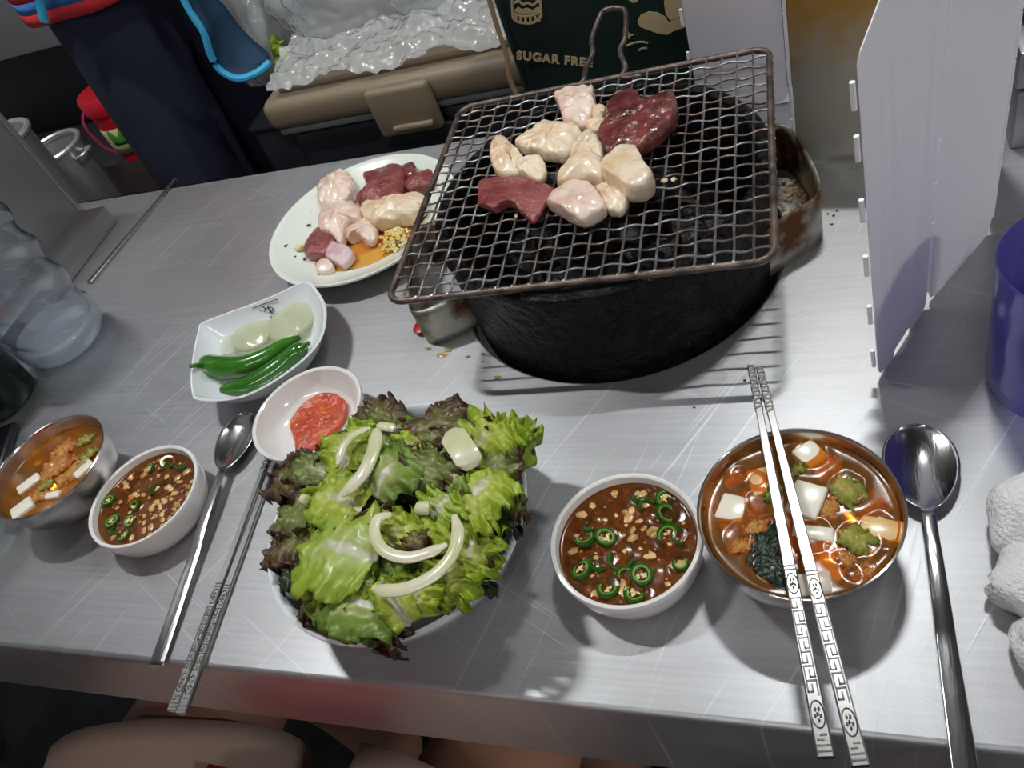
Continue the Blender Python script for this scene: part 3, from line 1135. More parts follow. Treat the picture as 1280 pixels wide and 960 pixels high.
def tr8(pts, z):
    return [at(580 + a / 4.2667, 90 + b / 4.2667, z) for a, b in pts]


def piece(name, label, cat, polys, mt, group, z0, tf):
    c = Vector()
    k = 0
    for (pts, th, zz, kw) in polys:
        for q in pts:
            c += tf([q], z0)[0]
            k += 1
    c /= k
    c.z = z0
    mb_ = MB()
    for i, (pts, th, zz, kw) in enumerate(polys):
        P = [q - c for q in tf(pts, z0 + zz + th * .55)]
        mb_.slab(P, zz, th, seed=len(label) + i * 3 + k, **kw)
    o = mb_.build(name, mt, loc=(c.x, c.y, c.z), subsurf=1, auto=180)
    return tag(o, label, cat, group)


KR = dict(amp=.20, freq=1.5, bulge=.5, fold=.2)
GG = 'offal pieces on the wire mesh'
piece('liver_slice', 'flat raw red liver slice at the front left of the wire mesh', 'meat',
      [([(78, 590), (160, 572), (240, 560), (330, 575), (420, 605), (495, 640), (470, 690), (440, 715), (405, 775), (375, 812), (345, 790), (310, 755), (270, 715), (220, 705), (165, 740), (110, 720), (75, 715), (78, 650)], .75, 0, dict(amp=.12, freq=1.3, bulge=.2))], M_LIVER, GG, GT, tr8)
piece('liver_slice', 'thick browned liver piece at the back right of the wire mesh', 'meat',
      [([(770, 190), (815, 150), (870, 120), (930, 130), (960, 185), (1040, 165), (1090, 115), (1130, 140), (1148, 200), (1130, 280), (1060, 350), (1000, 390), (930, 435), (850, 420), (780, 470), (730, 400), (715, 345), (760, 280)], 1.5, 0, dict(amp=.28, freq=1.2, bulge=.25))], M_LIVERC, GG, GT, tr8)
piece('offal_piece', 'squarish pale pink offal piece nearest the back of the mesh', 'meat',
      [([(485, 130), (540, 112), (600, 100), (690, 95), (698, 180), (715, 200), (690, 240), (640, 300), (580, 290), (535, 280), (520, 220), (500, 170)], 1.5, 0, dict(amp=.22, freq=1.1, bulge=.2, fold=.35))], M_OFFALP, GG, GT, tr8)
piece('offal_piece', 'small knobbly cream offal scrap beside the squarish pink piece', 'meat',
      [([(695, 200), (750, 195), (755, 235), (720, 270), (690, 255)], .8, .35, KR), ([(665, 280), (720, 260), (762, 272), (745, 315), (700, 338), (660, 318)], .9, 0, KR)], M_OFFAL, GG, GT, tr8)
piece('offal_piece', 'ridged pale offal piece behind the small curled one', 'meat',
      [([(275, 385), (340, 345), (400, 290), (430, 270), (480, 290), (560, 285), (635, 330), (620, 360), (570, 460), (500, 462), (450, 455), (380, 430), (320, 425)], 1.3, 0, dict(amp=.22, freq=1.6, bulge=.3, fold=.3))], M_OFFAL, GG, GT, tr8)
piece('offal_piece', 'curled ear-shaped cream offal piece at the left of the mesh', 'meat',
      [([(165, 360), (215, 365), (260, 400), (250, 460), (300, 550), (245, 562), (190, 560), (150, 490), (150, 410)], 1.2, 0, dict(amp=.2, freq=1.4, bulge=.4, fold=.3)),
       ([(250, 390), (290, 430), (320, 490), (380, 480), (415, 465), (445, 540), (410, 595), (330, 560), (280, 530), (250, 460)], .9, .25, dict(amp=.22, freq=1.5, bulge=.35, fold=.3))], M_OFFAL, GG, GT, tr8)
piece('offal_piece', 'folded cream offal piece in the middle of the mesh', 'meat',
      [([(600, 400), (640, 350), (690, 338), (725, 380), (750, 450), (740, 490), (660, 490), (600, 500), (560, 515)], 1.3, .2, dict(amp=.26, freq=1.8, bulge=.4)),
       ([(600, 465), (720, 455), (745, 500), (750, 585), (690, 592), (620, 600), (520, 620), (500, 585), (540, 530)], 1.3, .15, dict(amp=.16, freq=1.4, bulge=.5))], M_OFFAL, GG, GT, tr8)
piece('offal_piece', 'chunky cream offal cube at the front of the browned liver', 'meat',
      [([(735, 550), (760, 500), (800, 455), (870, 420), (930, 440), (960, 510), (1010, 560), (1015, 610), (960, 655), (880, 655), (830, 620), (780, 595)], 2.0, 0, dict(amp=.18, freq=1.0, bulge=.12))], M_OFFAL, GG, GT, tr8)
piece('offal_piece', 'wedge-shaped pale offal piece at the front right of the flat liver slice', 'meat',
      [([(445, 705), (530, 625), (640, 605), (720, 660), (765, 735), (740, 765), (690, 792), (635, 812), (570, 780), (480, 730)], 1.35, 0, dict(amp=.18, freq=1.1, bulge=.25))], M_OFFALP, GG, GT, tr8)
piece('offal_piece', 'small bright cream offal flap behind the wedge-shaped piece', 'meat',
      [([(690, 630), (740, 615), (790, 600), (850, 615), (880, 670), (850, 750), (770, 752), (740, 690)], .9, 0, KR)], M_OFFAL, GG, GT, tr8)
for k, (a, b) in enumerate([(1070, 585), (1120, 578), (690, 815), (280, 775)]):
    q = at(580 + a / 4.267, 90 + b / 4.267, GT)
    o = MB().blob((0, 0, .12), (.28 - .05 * k, .2, .14), 2, .5, 2, k).build('fat_crumb', M_OFFAL, loc=(q.x, q.y, GT - .02))
    tag(o, 'tiny cream fat crumb stuck on the wire mesh', 'crumb', 'fat crumbs on the wire mesh')

# ------------------------------------------------------------------ offal on the plate


def trp(pts, z):
    return [at(320 + a / 4.571, 170 + b / 4.571, z) for a, b in pts]


GP = 'raw offal pieces on the off-white plate'
PZ = .72
oil = MB().slab(trp([(330, 735), (360, 700), (450, 600), (600, 480), (800, 420), (960, 400), (1000, 440), (975, 560), (850, 660), (700, 735), (520, 790), (400, 800)], .8), 0, .12, amp=.0, bulge=.02).build(
    'oil_puddle', clear_mat('yellow_oil', (.98, .72, .30), (.85, .50, .16), .35, .03, ior=1.4), loc=(0, 0, PZ - .02))
tag(oil, 'shallow yellow puddle of sesame oil on the off-white plate', 'oil')
piece('liver_slice', 'folded dark red liver slab at the back of the off-white plate', 'meat',
      [([(580, 385), (640, 310), (620, 240), (680, 215), (730, 200), (780, 180), (840, 185), (870, 230), (860, 290), (830, 385), (700, 402)], 1.6, .1, dict(amp=.2, freq=1, bulge=.35))], M_LIVER, GP, PZ, trp)
piece('liver_slice', 'small dark liver flap tucked behind the folded slab on the plate', 'meat',
      [([(835, 190), (870, 165), (905, 165), (918, 200), (880, 240), (850, 230)], .8, .9, dict(amp=.1))], M_LIVERC, GP, PZ, trp)
piece('liver_slice', 'liver slice reaching under the mesh at the right of the plate', 'meat',
      [([(855, 300), (880, 250), (940, 230), (1000, 212), (1025, 250), (1000, 300), (930, 318), (890, 335)], 1.2, .3, dict(amp=.15))], M_LIVER, GP, PZ, trp)
piece('liver_slice', 'small wedge of liver at the front left of the plate', 'meat',
      [([(360, 530), (410, 560), (460, 600), (430, 655), (400, 690), (340, 695), (290, 690), (285, 640), (320, 580)], 1.1, 0, dict(amp=.1, bulge=.2))], M_LIVER, GP, PZ, trp)
piece('offal_piece', 'pale folded stomach piece at the upper left of the plate', 'meat',
      [([(360, 320), (400, 250), (450, 225), (510, 210), (560, 260), (560, 350), (480, 400), (400, 410), (370, 390)], 1.6, .0, dict(amp=.3, freq=1.0, bulge=.4, fold=.5))], M_OFFALP, GP, PZ, trp)
piece('offal_piece', 'large pale wrinkled stomach piece in the middle of the plate', 'meat',
      [([(390, 420), (470, 395), (560, 390), (615, 440), (600, 500), (540, 500), (520, 560), (490, 620), (440, 580), (380, 550), (365, 490)], 1.5, .1, dict(amp=.3, freq=1.0, bulge=.4, fold=.5))], M_OFFALP, GP, PZ, trp)
piece('offal_piece', 'cream frilled gut piece behind the minced garlic on the plate', 'meat',
      [([(610, 410), (700, 400), (800, 380), (900, 360), (960, 340), (970, 420), (880, 480), (780, 500), (690, 520), (620, 480)], 1.7, .1, dict(amp=.3, freq=1.2, bulge=.4, fold=.5))], M_OFFAL, GP, PZ, trp)
piece('offal_piece', 'pink-tipped gut piece left of the minced garlic', 'meat',
      [([(520, 560), (580, 515), (640, 490), (690, 520), (695, 590), (640, 622), (590, 575), (535, 600)], 1.1, .0, dict(amp=.25, freq=1.5, bulge=.5))], M_OFFALP, GP, PZ, trp)
piece('offal_piece', 'square lilac-pink offal cube at the front of the plate', 'meat',
      [([(440, 615), (490, 635), (540, 650), (565, 690), (510, 750), (455, 728), (405, 700)], 1.1, 0, dict(amp=.08, bulge=.2))], mat('lilac_offal', (.66, .42, .44), .25, 0, (.78, .60, .60), 60, (.45, .6), coat=.5, sss=.15), GP, PZ, trp)
piece('offal_piece', 'small pink offal scrap at the very front of the plate', 'meat',
      [([(370, 720), (410, 705), (450, 760), (400, 790), (350, 780)], .8, 0, dict(amp=.1, bulge=.4))], M_OFFALP, GP, PZ, trp)
rg = random.Random(5)
mb = MB()
gp = trp([(700, 560), (740, 520), (800, 500), (860, 520), (890, 560), (860, 600), (780, 640), (700, 650)], 1.6)
gc = sum(gp, Vector()) / len(gp)
for k in range(230):
    a = rg.choice(gp).lerp(rg.choice(gp), rg.random())
    q = gc.lerp(a, rg.random() ** .4)
    d = (q - gc).length
    mb.blob((q.x - gc.x, q.y - gc.y, .1 + max(.1, 1.1 - d * .35) * rg.random() ** .5), (.22, .18, .16), 1, .5, 2, k)
o = mb.build('minced_garlic', mat('minced_garlic', (.80, .52, .10), .3, 0, (.86, .70, .32), 80, (.4, .6), coat=.5, sss=.1), loc=(gc.x, gc.y, PZ))
tag(o, 'heap of yellow minced garlic in oil on the off-white plate', 'garlic', kind='stuff')
q = trp([(255, 650)], 1)[0]
tag(MB().blob((0, 0, .3), (.55, .4, .35), 2, .2, 1, 4).build('garlic_clove', mat('pale_garlic', (.78, .68, .34), .35, sss=.2), loc=(q.x, q.y, PZ + .3)), 'pale yellow garlic piece at the left of the plate', 'garlic')
for k, (a, b, r) in enumerate([(300, 512, .34), (180, 652, .34), (275, 700, .3), (225, 497, .13), (228, 697, .16), (365, 790, .3)]):
    q = trp([(a, b)], 1.0)[0]
    d = (Vector((q.x, q.y, 0)) - PC).length
    zz = .68 if d < 6.4 else .85 + (d - 7) * .36
    o = MB().blob((0, 0, .0), (r, r * .6, .07), 2, .3, 2, k, rz=k).build('blood_speck', M_LIVERC, loc=(q.x, q.y, zz + .06))
    tag(o, 'small dark red speck on the off-white plate', 'speck', 'blood specks on the plate')

# ------------------------------------------------------------------ green chillies and onion in the square dish


def tr2(a, b, z):
    return at(220 + a / 3.838, 340 + b / 3.838, z)


M_CHILI = mat('green_chilli_skin', (.022, .115, .006), .16, 0, (.04, .17, .012), 20, (.4, .65), coat=.6)
M_STEM = mat('chilli_stem', (.07, .17, .02), .45)


def chilli(label, pts, rad, stem, zs):
    P = [tr2(a, b, z) for (a, b), z in zip(pts, zs)]
    c = P[0]
    t = thing('green_chilli', label, 'chilli', (c.x, c.y, min(zs) - max(rad)), 0, 'green chillies in the square dish')
    b0 = Vector((c.x, c.y, min(zs) - max(rad)))
    Q = curve([q - b0 for q in P], 36)
    n_ = len(rad)
    rr = [curve([(r, 0, 0) for r in rad], 36)[i].x for i in range(36)]
    MB().tube(Q, rr, 16).build('pod', M_CHILI, t)
    S = [tr2(a, b, z) - b0 for a, b, z in stem]
    MB().tube(curve(S, 12), [.34, .32, .28, .24, .22, .2, .19, .18, .18, .19, .2, .21], 10).build('stem', M_STEM, t)


chilli('upper green chilli with its stem over the left rim of the square dish', [(112, 448), (150, 445), (220, 460), (330, 452), (430, 410), (520, 352), (598, 312)], [.45, .95, 1.12, 1.0, .85, .62, .22],
       [(125, 447, 2.2), (104, 447, 3.0), (84, 449, 3.6), (66, 452, 3.7)], [2.0, 1.95, 1.9, 1.85, 1.9, 2.0, 2.1])
chilli('lower green chilli at the front of the square dish', [(212, 566), (260, 562), (350, 546), (440, 500), (530, 434), (592, 380), (620, 356)], [.25, .6, .86, .98, .95, .82, .4],
       [(610, 358, 2.6), (625, 348, 2.9), (636, 342, 3.1)], [2.2, 1.95, 1.75, 1.75, 1.95, 2.4, 2.6])
M_ONION = clear_mat('onion_flesh', (.88, .88, .74), (.80, .82, .64), .62, .12, ior=1.4)


def onion(label, c, rx, ry, rz, h, z, mtl=None):
    q = tr2(*c, z)

    def fn(u_, v_):
        a = -PI + u_ * 2 * PI
        r = v_
        x, y = rx * r * math.cos(a), ry * r * math.sin(a)
        return Matrix.Rotation(rz, 3, 'Z') @ Vector((x, y, h * (1 - r * r) + .12 * noise.noise(Vector((x, y, rz)))))
    o = MB().grid(fn, 40, 10, closed_u=True).build('onion_slice', mtl or M_ONION, loc=(q.x, q.y, z), solid=.3, auto=180)
    return tag(o, label, 'onion', 'onion slices in the square dish')


onion('round pale onion layer at the back right of the square dish', (556, 225), 2.6, 2.9, .3, .55, 1.35)
onion('middle onion layer with a yellowish base in the square dish', (375, 285), 2.4, 2.6, .5, .6, 1.2)
onion('glassy onion layer at the left of the square dish', (262, 315), 1.6, 2.5, .5, .35, 1.1, clear_mat('onion_skin', (.93, .93, .88), (.86, .88, .80), .45, .1, ior=1.4))

# ------------------------------------------------------------------ red chilli paste
pp = [tr2(a, b, 1.1) - Vector((RD.x, RD.y, 0)) for a, b in [(545, 740), (565, 695), (610, 645), (690, 595), (760, 590), (815, 620), (822, 660), (790, 725), (720, 790), (660, 842), (610, 858), (572, 855), (565, 800)]]
o = MB().slab(pp, 0, .55, amp=.1, freq=2.4, seed=4, bulge=.35, hfn=lambda x, y: max(0, (math.hypot(x, y) - 2.4) * .55)).build('chilli_paste',
    mat('chilli_paste', (.40, .030, .006), .3, 0, (.55, .085, .010), 90, (.4, .65), bump=.7, bscale=260, coat=.2), loc=(RD.x, RD.y, .58), subsurf=1, auto=180)
tag(o, 'spread of red-orange chilli paste in the small round dish', 'paste')

# ------------------------------------------------------------------ lettuce salad
M_LEAF = leaf_mat('dressed_lettuce')
PAL = {  # centre, mid, edge (linear)
    'light': ((.50, .58, .17), (.40, .51, .05), (.30, .42, .02)),
    'bright': ((.54, .58, .12), (.42, .51, .035), (.27, .40, .015)),
    'green': ((.40, .46, .14), (.20, .31, .035), (.12, .20, .020)),
    'redgreen': ((.26, .30, .09), (.15, .18, .035), (.085, .032, .016)),
    'red': ((.20, .19, .05), (.11, .055, .02), (.065, .017, .012)),
    'dark': ((.06, .10, .03), (.03, .055, .015), (.025, .018, .010)),
}


def leaf(label, base, tip, width, kind, seed, arch=.7, ruf=1.0, droop=.5, twist=0, group='lettuce leaves in the salad', rib=1.0):
    base, tip = Vector(base), Vector(tip)
    ax = tip - base
    L_ = ax.length
    d = ax.normalized()
    lat = d.cross(Vector((0, 0, 1))).normalized()
    up = lat.cross(d)
    if twist:
        R_ = Matrix.Rotation(twist, 3, d)
        lat = R_ @ lat
        up = R_ @ up
    sd = Vector((seed * 3.17, seed * 1.71, seed * .73))
    rs = random.Random(seed)
    f1, f2 = 2.2 + rs.random() * 1.2, 5.5 + rs.random() * 2
    p1, p2 = rs.random() * 6, rs.random() * 6
    c0, c1, c2 = PAL[kind]

    def ev(u_, v_):
        s, t = u_, v_ * 2 - 1
        hw = width / 2 * (.42 + .58 * math.sin(PI * (.12 + .74 * s)) ** .8)
        sgn = 1 if t > 0 else -1
        hw *= 1 + .30 * noise.noise(Vector((s * 4.2, sgn * 3, 0)) + sd) + .10 * noise.noise(Vector((s * 15, sgn * 3, 5)) + sd)
        ss = s * (1 + (.16 * noise.noise(Vector((t * 2.4, 9, 0)) + sd) + .07 * noise.noise(Vector((t * 9, 4, 0)) + sd)) * s)
        e = max(abs(t) ** 2.2, s ** 5)
        ph = s * f1 * 2 * PI + sgn * p1 + (t * 3 if s > .8 else 0)
        z = arch * math.sin(PI * s) - droop * t * t * (.4 + .6 * s)
        z += ruf * e * (.42 * math.sin(ph) + .30 * math.sin(s * f2 * 2 * PI + p2 + 5 * t))
        z += (.3 + .7 * ruf) * .28 * noise.noise(Vector((s * 5, t * 4, 2)) + sd) + (.3 + .7 * ruf) * .20 * noise.noise(Vector((s * 11, t * 9, 4)) + sd)
        z -= rib * .16 * math.exp(-(t / .12) ** 2) * (1 - s)
        side = ruf * e * .18 * math.cos(ph * 1.3 + p2)
        return base + d * (L_ * ss + side) + lat * (hw * t) + up * z

    def col(u_, v_):
        s, t = u_, v_ * 2 - 1
        a = abs(t)
        nn = noise.noise(Vector((s * 4, t * 3, 8)) + sd)
        n2 = noise.noise(Vector((s * 12, t * 10, 3)) + sd)
        e = max(a, .15 + .85 * s ** 3)
        k = sst(.15, .62, e + .22 * nn)
        c = lerp(c0, c1, k)
        c = lerp(c, c2, sst(.60, .98, e + .25 * nn + .08 * n2))
        vein = math.sin((s * 1.4 - a * .8) * 22 + (1 if t > 0 else 0))
        c = lerp(c, c0, .30 * sst(.75, 1, vein) * (1 - s * .5))
        rbw = rib * .15 * (1 - s * .85)
        if rbw > 0:
            c = lerp((.74, .70, .55), c, sst(rbw * .5, rbw, a))
        g = 1 + .18 * n2
        return (c[0] * g, c[1] * g, c[2] * g)
    o = MB()
    c = (base + tip) / 2
    o.grid(lambda a, b: ev(a, b) - c, 34, 22, col)
    o = o.build('lettuce_leaf', M_LEAF, loc=tuple(c), auto=180, solid=.05)
    return tag(o, label, 'lettuce', group)


def S3(a, b, z):
    return at(320 + a / 2.742, 480 + b / 2.742, z)


LV = [  # label, base, tip (crop), z base, z tip, width, kind, arch, ruffle, rib
    ('broad pale green leaf with a pinkish white rib on the left of the salad', (410, 600), (175, 545), 7.4, 6.9, 6.6, 'light', .7, .6, .9),
    ('bright yellow-green leaf above the pale ribbed leaf', (360, 430), (200, 360), 7.4, 6.6, 4.6, 'bright', .5, .9, .8),
    ('dark red frilled leaf hanging over the left rim below the paste dish', (190, 340), (55, 315), 6.3, 5.2, 4.0, 'red', .3, 1.1, .5),
    ('green leaf with brown edge just above the left dark red leaf', (260, 310), (110, 275), 6.9, 6.0, 3.2, 'redgreen', .4, .9, .6),
    ('brownish green leaf at the left rim beside the pale ribbed leaf', (190, 450), (75, 440), 6.4, 5.3, 3.6, 'redgreen', .3, 1.0, .4),
    ('dark maroon leaf at the left rim below the brownish green one', (190, 540), (50, 565), 6.0, 5.0, 3.6, 'red', .4, 1.1, .4),
    ('lower left dark green leaf touching the bowl rim', (190, 620), (80, 660), 5.8, 5.2, 2.8, 'dark', .3, .9, .4),
    ('green ribbed leaf at the bottom left of the salad', (490, 800), (195, 715), 6.4, 5.8, 4.4, 'green', .8, .8, .8),
    ('bright ruffled leaf just below the pale ribbed leaf', (400, 690), (190, 660), 6.9, 5.9, 3.6, 'bright', .5, 1.1, .5),
    ('maroon curled leaf end hanging over the front rim', (480, 815), (430, 905), 5.8, 5.1, 2.8, 'red', .5, 1.2, .3),
    ('narrow green leaf with a pale stem at the bottom of the salad', (525, 825), (420, 660), 6.6, 7.4, 2.4, 'bright', .5, .5, 2.2),
    ('upright green leaf below the onion ring', (560, 800), (560, 640), 6.2, 7.2, 3.4, 'bright', .5, .9, 1.2),
    ('frilly bright leaf at the lower right of the salad', (680, 590), (640, 765), 7.0, 5.9, 3.8, 'bright', .5, 1.2, .6),
    ('bright green leaf along the right rim', (750, 510), (735, 680), 6.9, 5.9, 3.8, 'bright', .5, 1.0, .8),
    ('brown-edged leaf resting on the right rim', (740, 620), (815, 540), 6.3, 6.4, 2.6, 'redgreen', .4, .9, .6),
    ('frilly yellow-green leaf sticking up at the top right', (740, 240), (880, 125), 6.8, 6.6, 5.2, 'bright', .7, 1.3, .6),
    ('frilly yellow-green leaf hanging over the top right rim', (790, 190), (950, 235), 6.6, 5.6, 4.6, 'bright', .6, 1.3, .6),
    ('dark red crinkled leaf at the top of the salad', (650, 220), (590, 95), 6.6, 6.2, 5.0, 'red', .7, 1.3, .3),
    ('dark maroon leaf beside the frilly top right leaves', (700, 240), (715, 105), 6.6, 6.3, 4.2, 'red', .7, 1.2, .3),
    ('broad olive leaf in the upper middle of the salad', (410, 390), (545, 220), 7.4, 7.8, 4.8, 'green', .8, .7, .8),
    ('red-edged leaf folded over in the upper middle', (560, 360), (650, 240), 7.5, 7.6, 4.6, 'redgreen', .7, 1.0, .5),
    ('dark-edged olive leaf under the onion petal', (640, 350), (735, 305), 7.6, 7.3, 3.0, 'green', .5, .8, .8),
    ('bright leaf at the upper left by the paste dish', (300, 300), (345, 135), 7.0, 6.4, 4.0, 'bright', .6, 1.0, 1.0),
    ('small dark red leaf tip next to the paste dish', (300, 260), (240, 205), 6.4, 6.2, 2.8, 'red', .5, 1.1, .3),
    ('dark red leaf poking out behind the paste dish', (470, 150), (375, 75), 5.6, 5.0, 3.8, 'red', .4, 1.1, .3),
    ('green leaf at the top edge of the bowl', (440, 240), (520, 130), 6.6, 6.2, 4.0, 'green', .5, 1.0, .8),
    ('light green leaf left of the dark red top leaf', (470, 300), (570, 170), 7.0, 6.8, 3.6, 'bright', .5, .9, .8),
    ('bright frilly leaf inside the onion ring', (470, 560), (530, 450), 7.2, 7.8, 3.8, 'bright', .6, 1.2, .6),
    ('bright frilly leaf right of the onion ring', (560, 560), (625, 470), 7.2, 7.6, 3.6, 'bright', .6, 1.2, .6),
    ('small dark red leaf tip inside the onion ring', (560, 500), (540, 590), 7.9, 8.0, 1.7, 'red', .4, .6, .2),
    ('yellow-green leaf with a brown tip on the upper right', (710, 440), (840, 300), 7.3, 6.9, 4.6, 'bright', .6, .9, 1.0),
    ('curly leaf in the right middle of the salad', (680, 470), (820, 420), 7.2, 6.7, 4.4, 'bright', .7, 1.3, .5),
    ('pale leaf base right of the small onion cubes', (610, 470), (680, 380), 7.5, 7.7, 3.4, 'light', .5, .9, 1.5),
    ('dark green leaf near the right rim', (790, 500), (875, 450), 6.0, 5.6, 3.2, 'dark', .4, .9, .4),
    ('small brown-edged leaf poking over the right rim', (860, 420), (932, 410), 5.9, 5.4, 2.4, 'redgreen', .4, .9, .4),
    ('olive leaf below the upright frilly right leaves', (830, 340), (810, 210), 6.6, 6.6, 3.4, 'redgreen', .6, 1.0, .5),
    ('dark leaf at the lower right rim', (770, 640), (745, 715), 5.6, 5.2, 2.6, 'dark', .4, .8, .3),
    ('purple-brown leaf at the lower left rim', (260, 780), (165, 735), 5.5, 5.2, 2.8, 'red', .3, 1.1, .3),
    ('green folded leaf at the front of the salad', (410, 840), (310, 790), 5.7, 5.5, 2.6, 'green', .5, .9, .6),
    ('maroon leaf under the end of the pale ribbed leaf', (420, 500), (370, 440), 7.0, 7.3, 2.6, 'red', .4, .9, .2),
]
for i, (lab, b, t, zb, zt, wd, kd, ar, rf, rb) in enumerate(LV):
    leaf(lab, S3(*b, zb), S3(*t, zt), wd, kd, i + 1, ar, rf, .5, 0, rib=rb)
rl = random.Random(21)
for i in range(34):
    a = i * 2.399
    r = 5.6 * math.sqrt((i + .5) / 34)
    z = 3.9 + 2.0 * (1 - (r / 6) ** 2)
    b = SB + Vector((r * math.cos(a), r * math.sin(a), z))
    th = rl.random() * 2 * PI
    ln = 3.2 + rl.random()
    t = b + Vector((math.cos(th) * ln, math.sin(th) * ln, rl.uniform(-.4, .8)))
    o_ = t - SB
    if math.hypot(o_.x, o_.y) > 6.3:
        k = 6.3 / math.hypot(o_.x, o_.y)
        t = SB + Vector((o_.x * k, o_.y * k, o_.z))
    leaf('lettuce leaf buried in the lower layer of the salad heap', b, t, 3.6, rl.choice(['green', 'dark', 'redgreen', 'bright', 'red', 'green']), 100 + i, .5, 1.1, .4, rl.uniform(-.3, .3), 'lower lettuce leaves in the salad', .6)

M_OSTRIP = mat('raw_onion', (.60, .59, .33), .2, 0, (.72, .67, .50), 30, (.4, .6), coat=.6, sss=.25, sssr=(1, 1, .7))


def ostrip(label, pts, r, zs, flat=.5):
    P = [S3(a, b, z) for (a, b), z in zip(pts, zs)]
    c = sum(P, Vector()) / len(P)
    Q = curve([q - c for q in P], 30)
    rr = [r * min(1, .45 + 4 * min(k, 29 - k) / 29) for k in range(30)]
    o = MB().tube(Q, rr, 12, flat=flat).build('onion_strip', M_OSTRIP, loc=tuple(c))
    return tag(o, label, 'onion', 'raw onion strips on the salad')


ostrip('thick straight onion strip at the upper left of the salad', [(412, 155), (405, 220), (365, 310), (290, 385)], .50, [8.3, 8.5, 8.5, 8.2])
ostrip('thin glassy onion strip beside the thick upper left one', [(390, 150), (335, 175), (300, 215), (280, 275)], .32, [7.9, 8.1, 8.1, 7.9])
ostrip('hook-shaped onion strip in the middle of the salad', [(465, 447), (415, 465), (408, 520), (445, 575), (520, 595), (600, 575), (655, 550)], .36, [8.7, 8.8, 8.8, 8.8, 8.8, 8.8, 8.7])
ostrip('long curved onion strip sweeping across the lower salad', [(680, 450), (692, 520), (670, 590), (610, 655), (520, 700), (450, 708), (400, 698)], .40, [8.7, 8.9, 8.9, 8.8, 8.6, 8.4, 8.2])
ostrip('broad onion petal at the upper right of the salad', [(665, 160), (690, 200), (720, 245), (742, 290)], .85, [7.9, 8.3, 8.3, 7.8], .18)
ostrip('pale onion strip at the top rim of the salad', [(415, 140), (450, 148), (480, 152)], .35, [7.4, 7.4, 7.2])
ostrip('small onion cube in the middle of the salad', [(552, 425), (575, 425), (598, 425)], .45, [8.3, 8.4, 8.3], .8)
ostrip('small onion bit at the left of the salad', [(155, 392), (165, 395), (176, 398)], .35, [7.3, 7.3, 7.3], .8)

# ------------------------------------------------------------------ soy dips
M_SOY = clear_mat('soy_broth', (.62, .31, .09), (.20, .085, .02), .30, .17, ior=1.40)
M_RINGO = mat('chilli_ring_skin', (.018, .085, .006), .16, 0, coat=.5)
M_RINGI = mat('chilli_ring_flesh', (.13, .26, .03), .3)
M_SEED = mat('chilli_seed', (.70, .60, .24), .35)
M_GBIT = mat('soaked_garlic', (.46, .24, .065), .3, 0, (.66, .44, .18), 60, (.4, .6), coat=.4)


def liquid(rad, spots, seed, amp=.075, wid=.27):
    """still liquid: level, climbing a little at the wall and around every floating piece"""
    def fn(u_, v_):
        a, r = u_ * 2 * PI, rad * v_
        x, y = r * math.cos(a), r * math.sin(a)
        z = .10 * math.exp(-(rad - r) / .13)
        h = 0
        for (sx, sy, sr) in spots:
            wx = .35 * sr * noise.noise(Vector((x * 1.1, y * 1.1, sx + seed)))
            d_ = abs(math.hypot(x - sx, y - sy) - sr + wx)
            if d_ < .8:
                h = max(h, amp * math.exp(-(d_ / wid) ** 1.4))
        return Vector((x, y, z + h))
    return MB().grid(fn, 160, 64, closed_u=True)


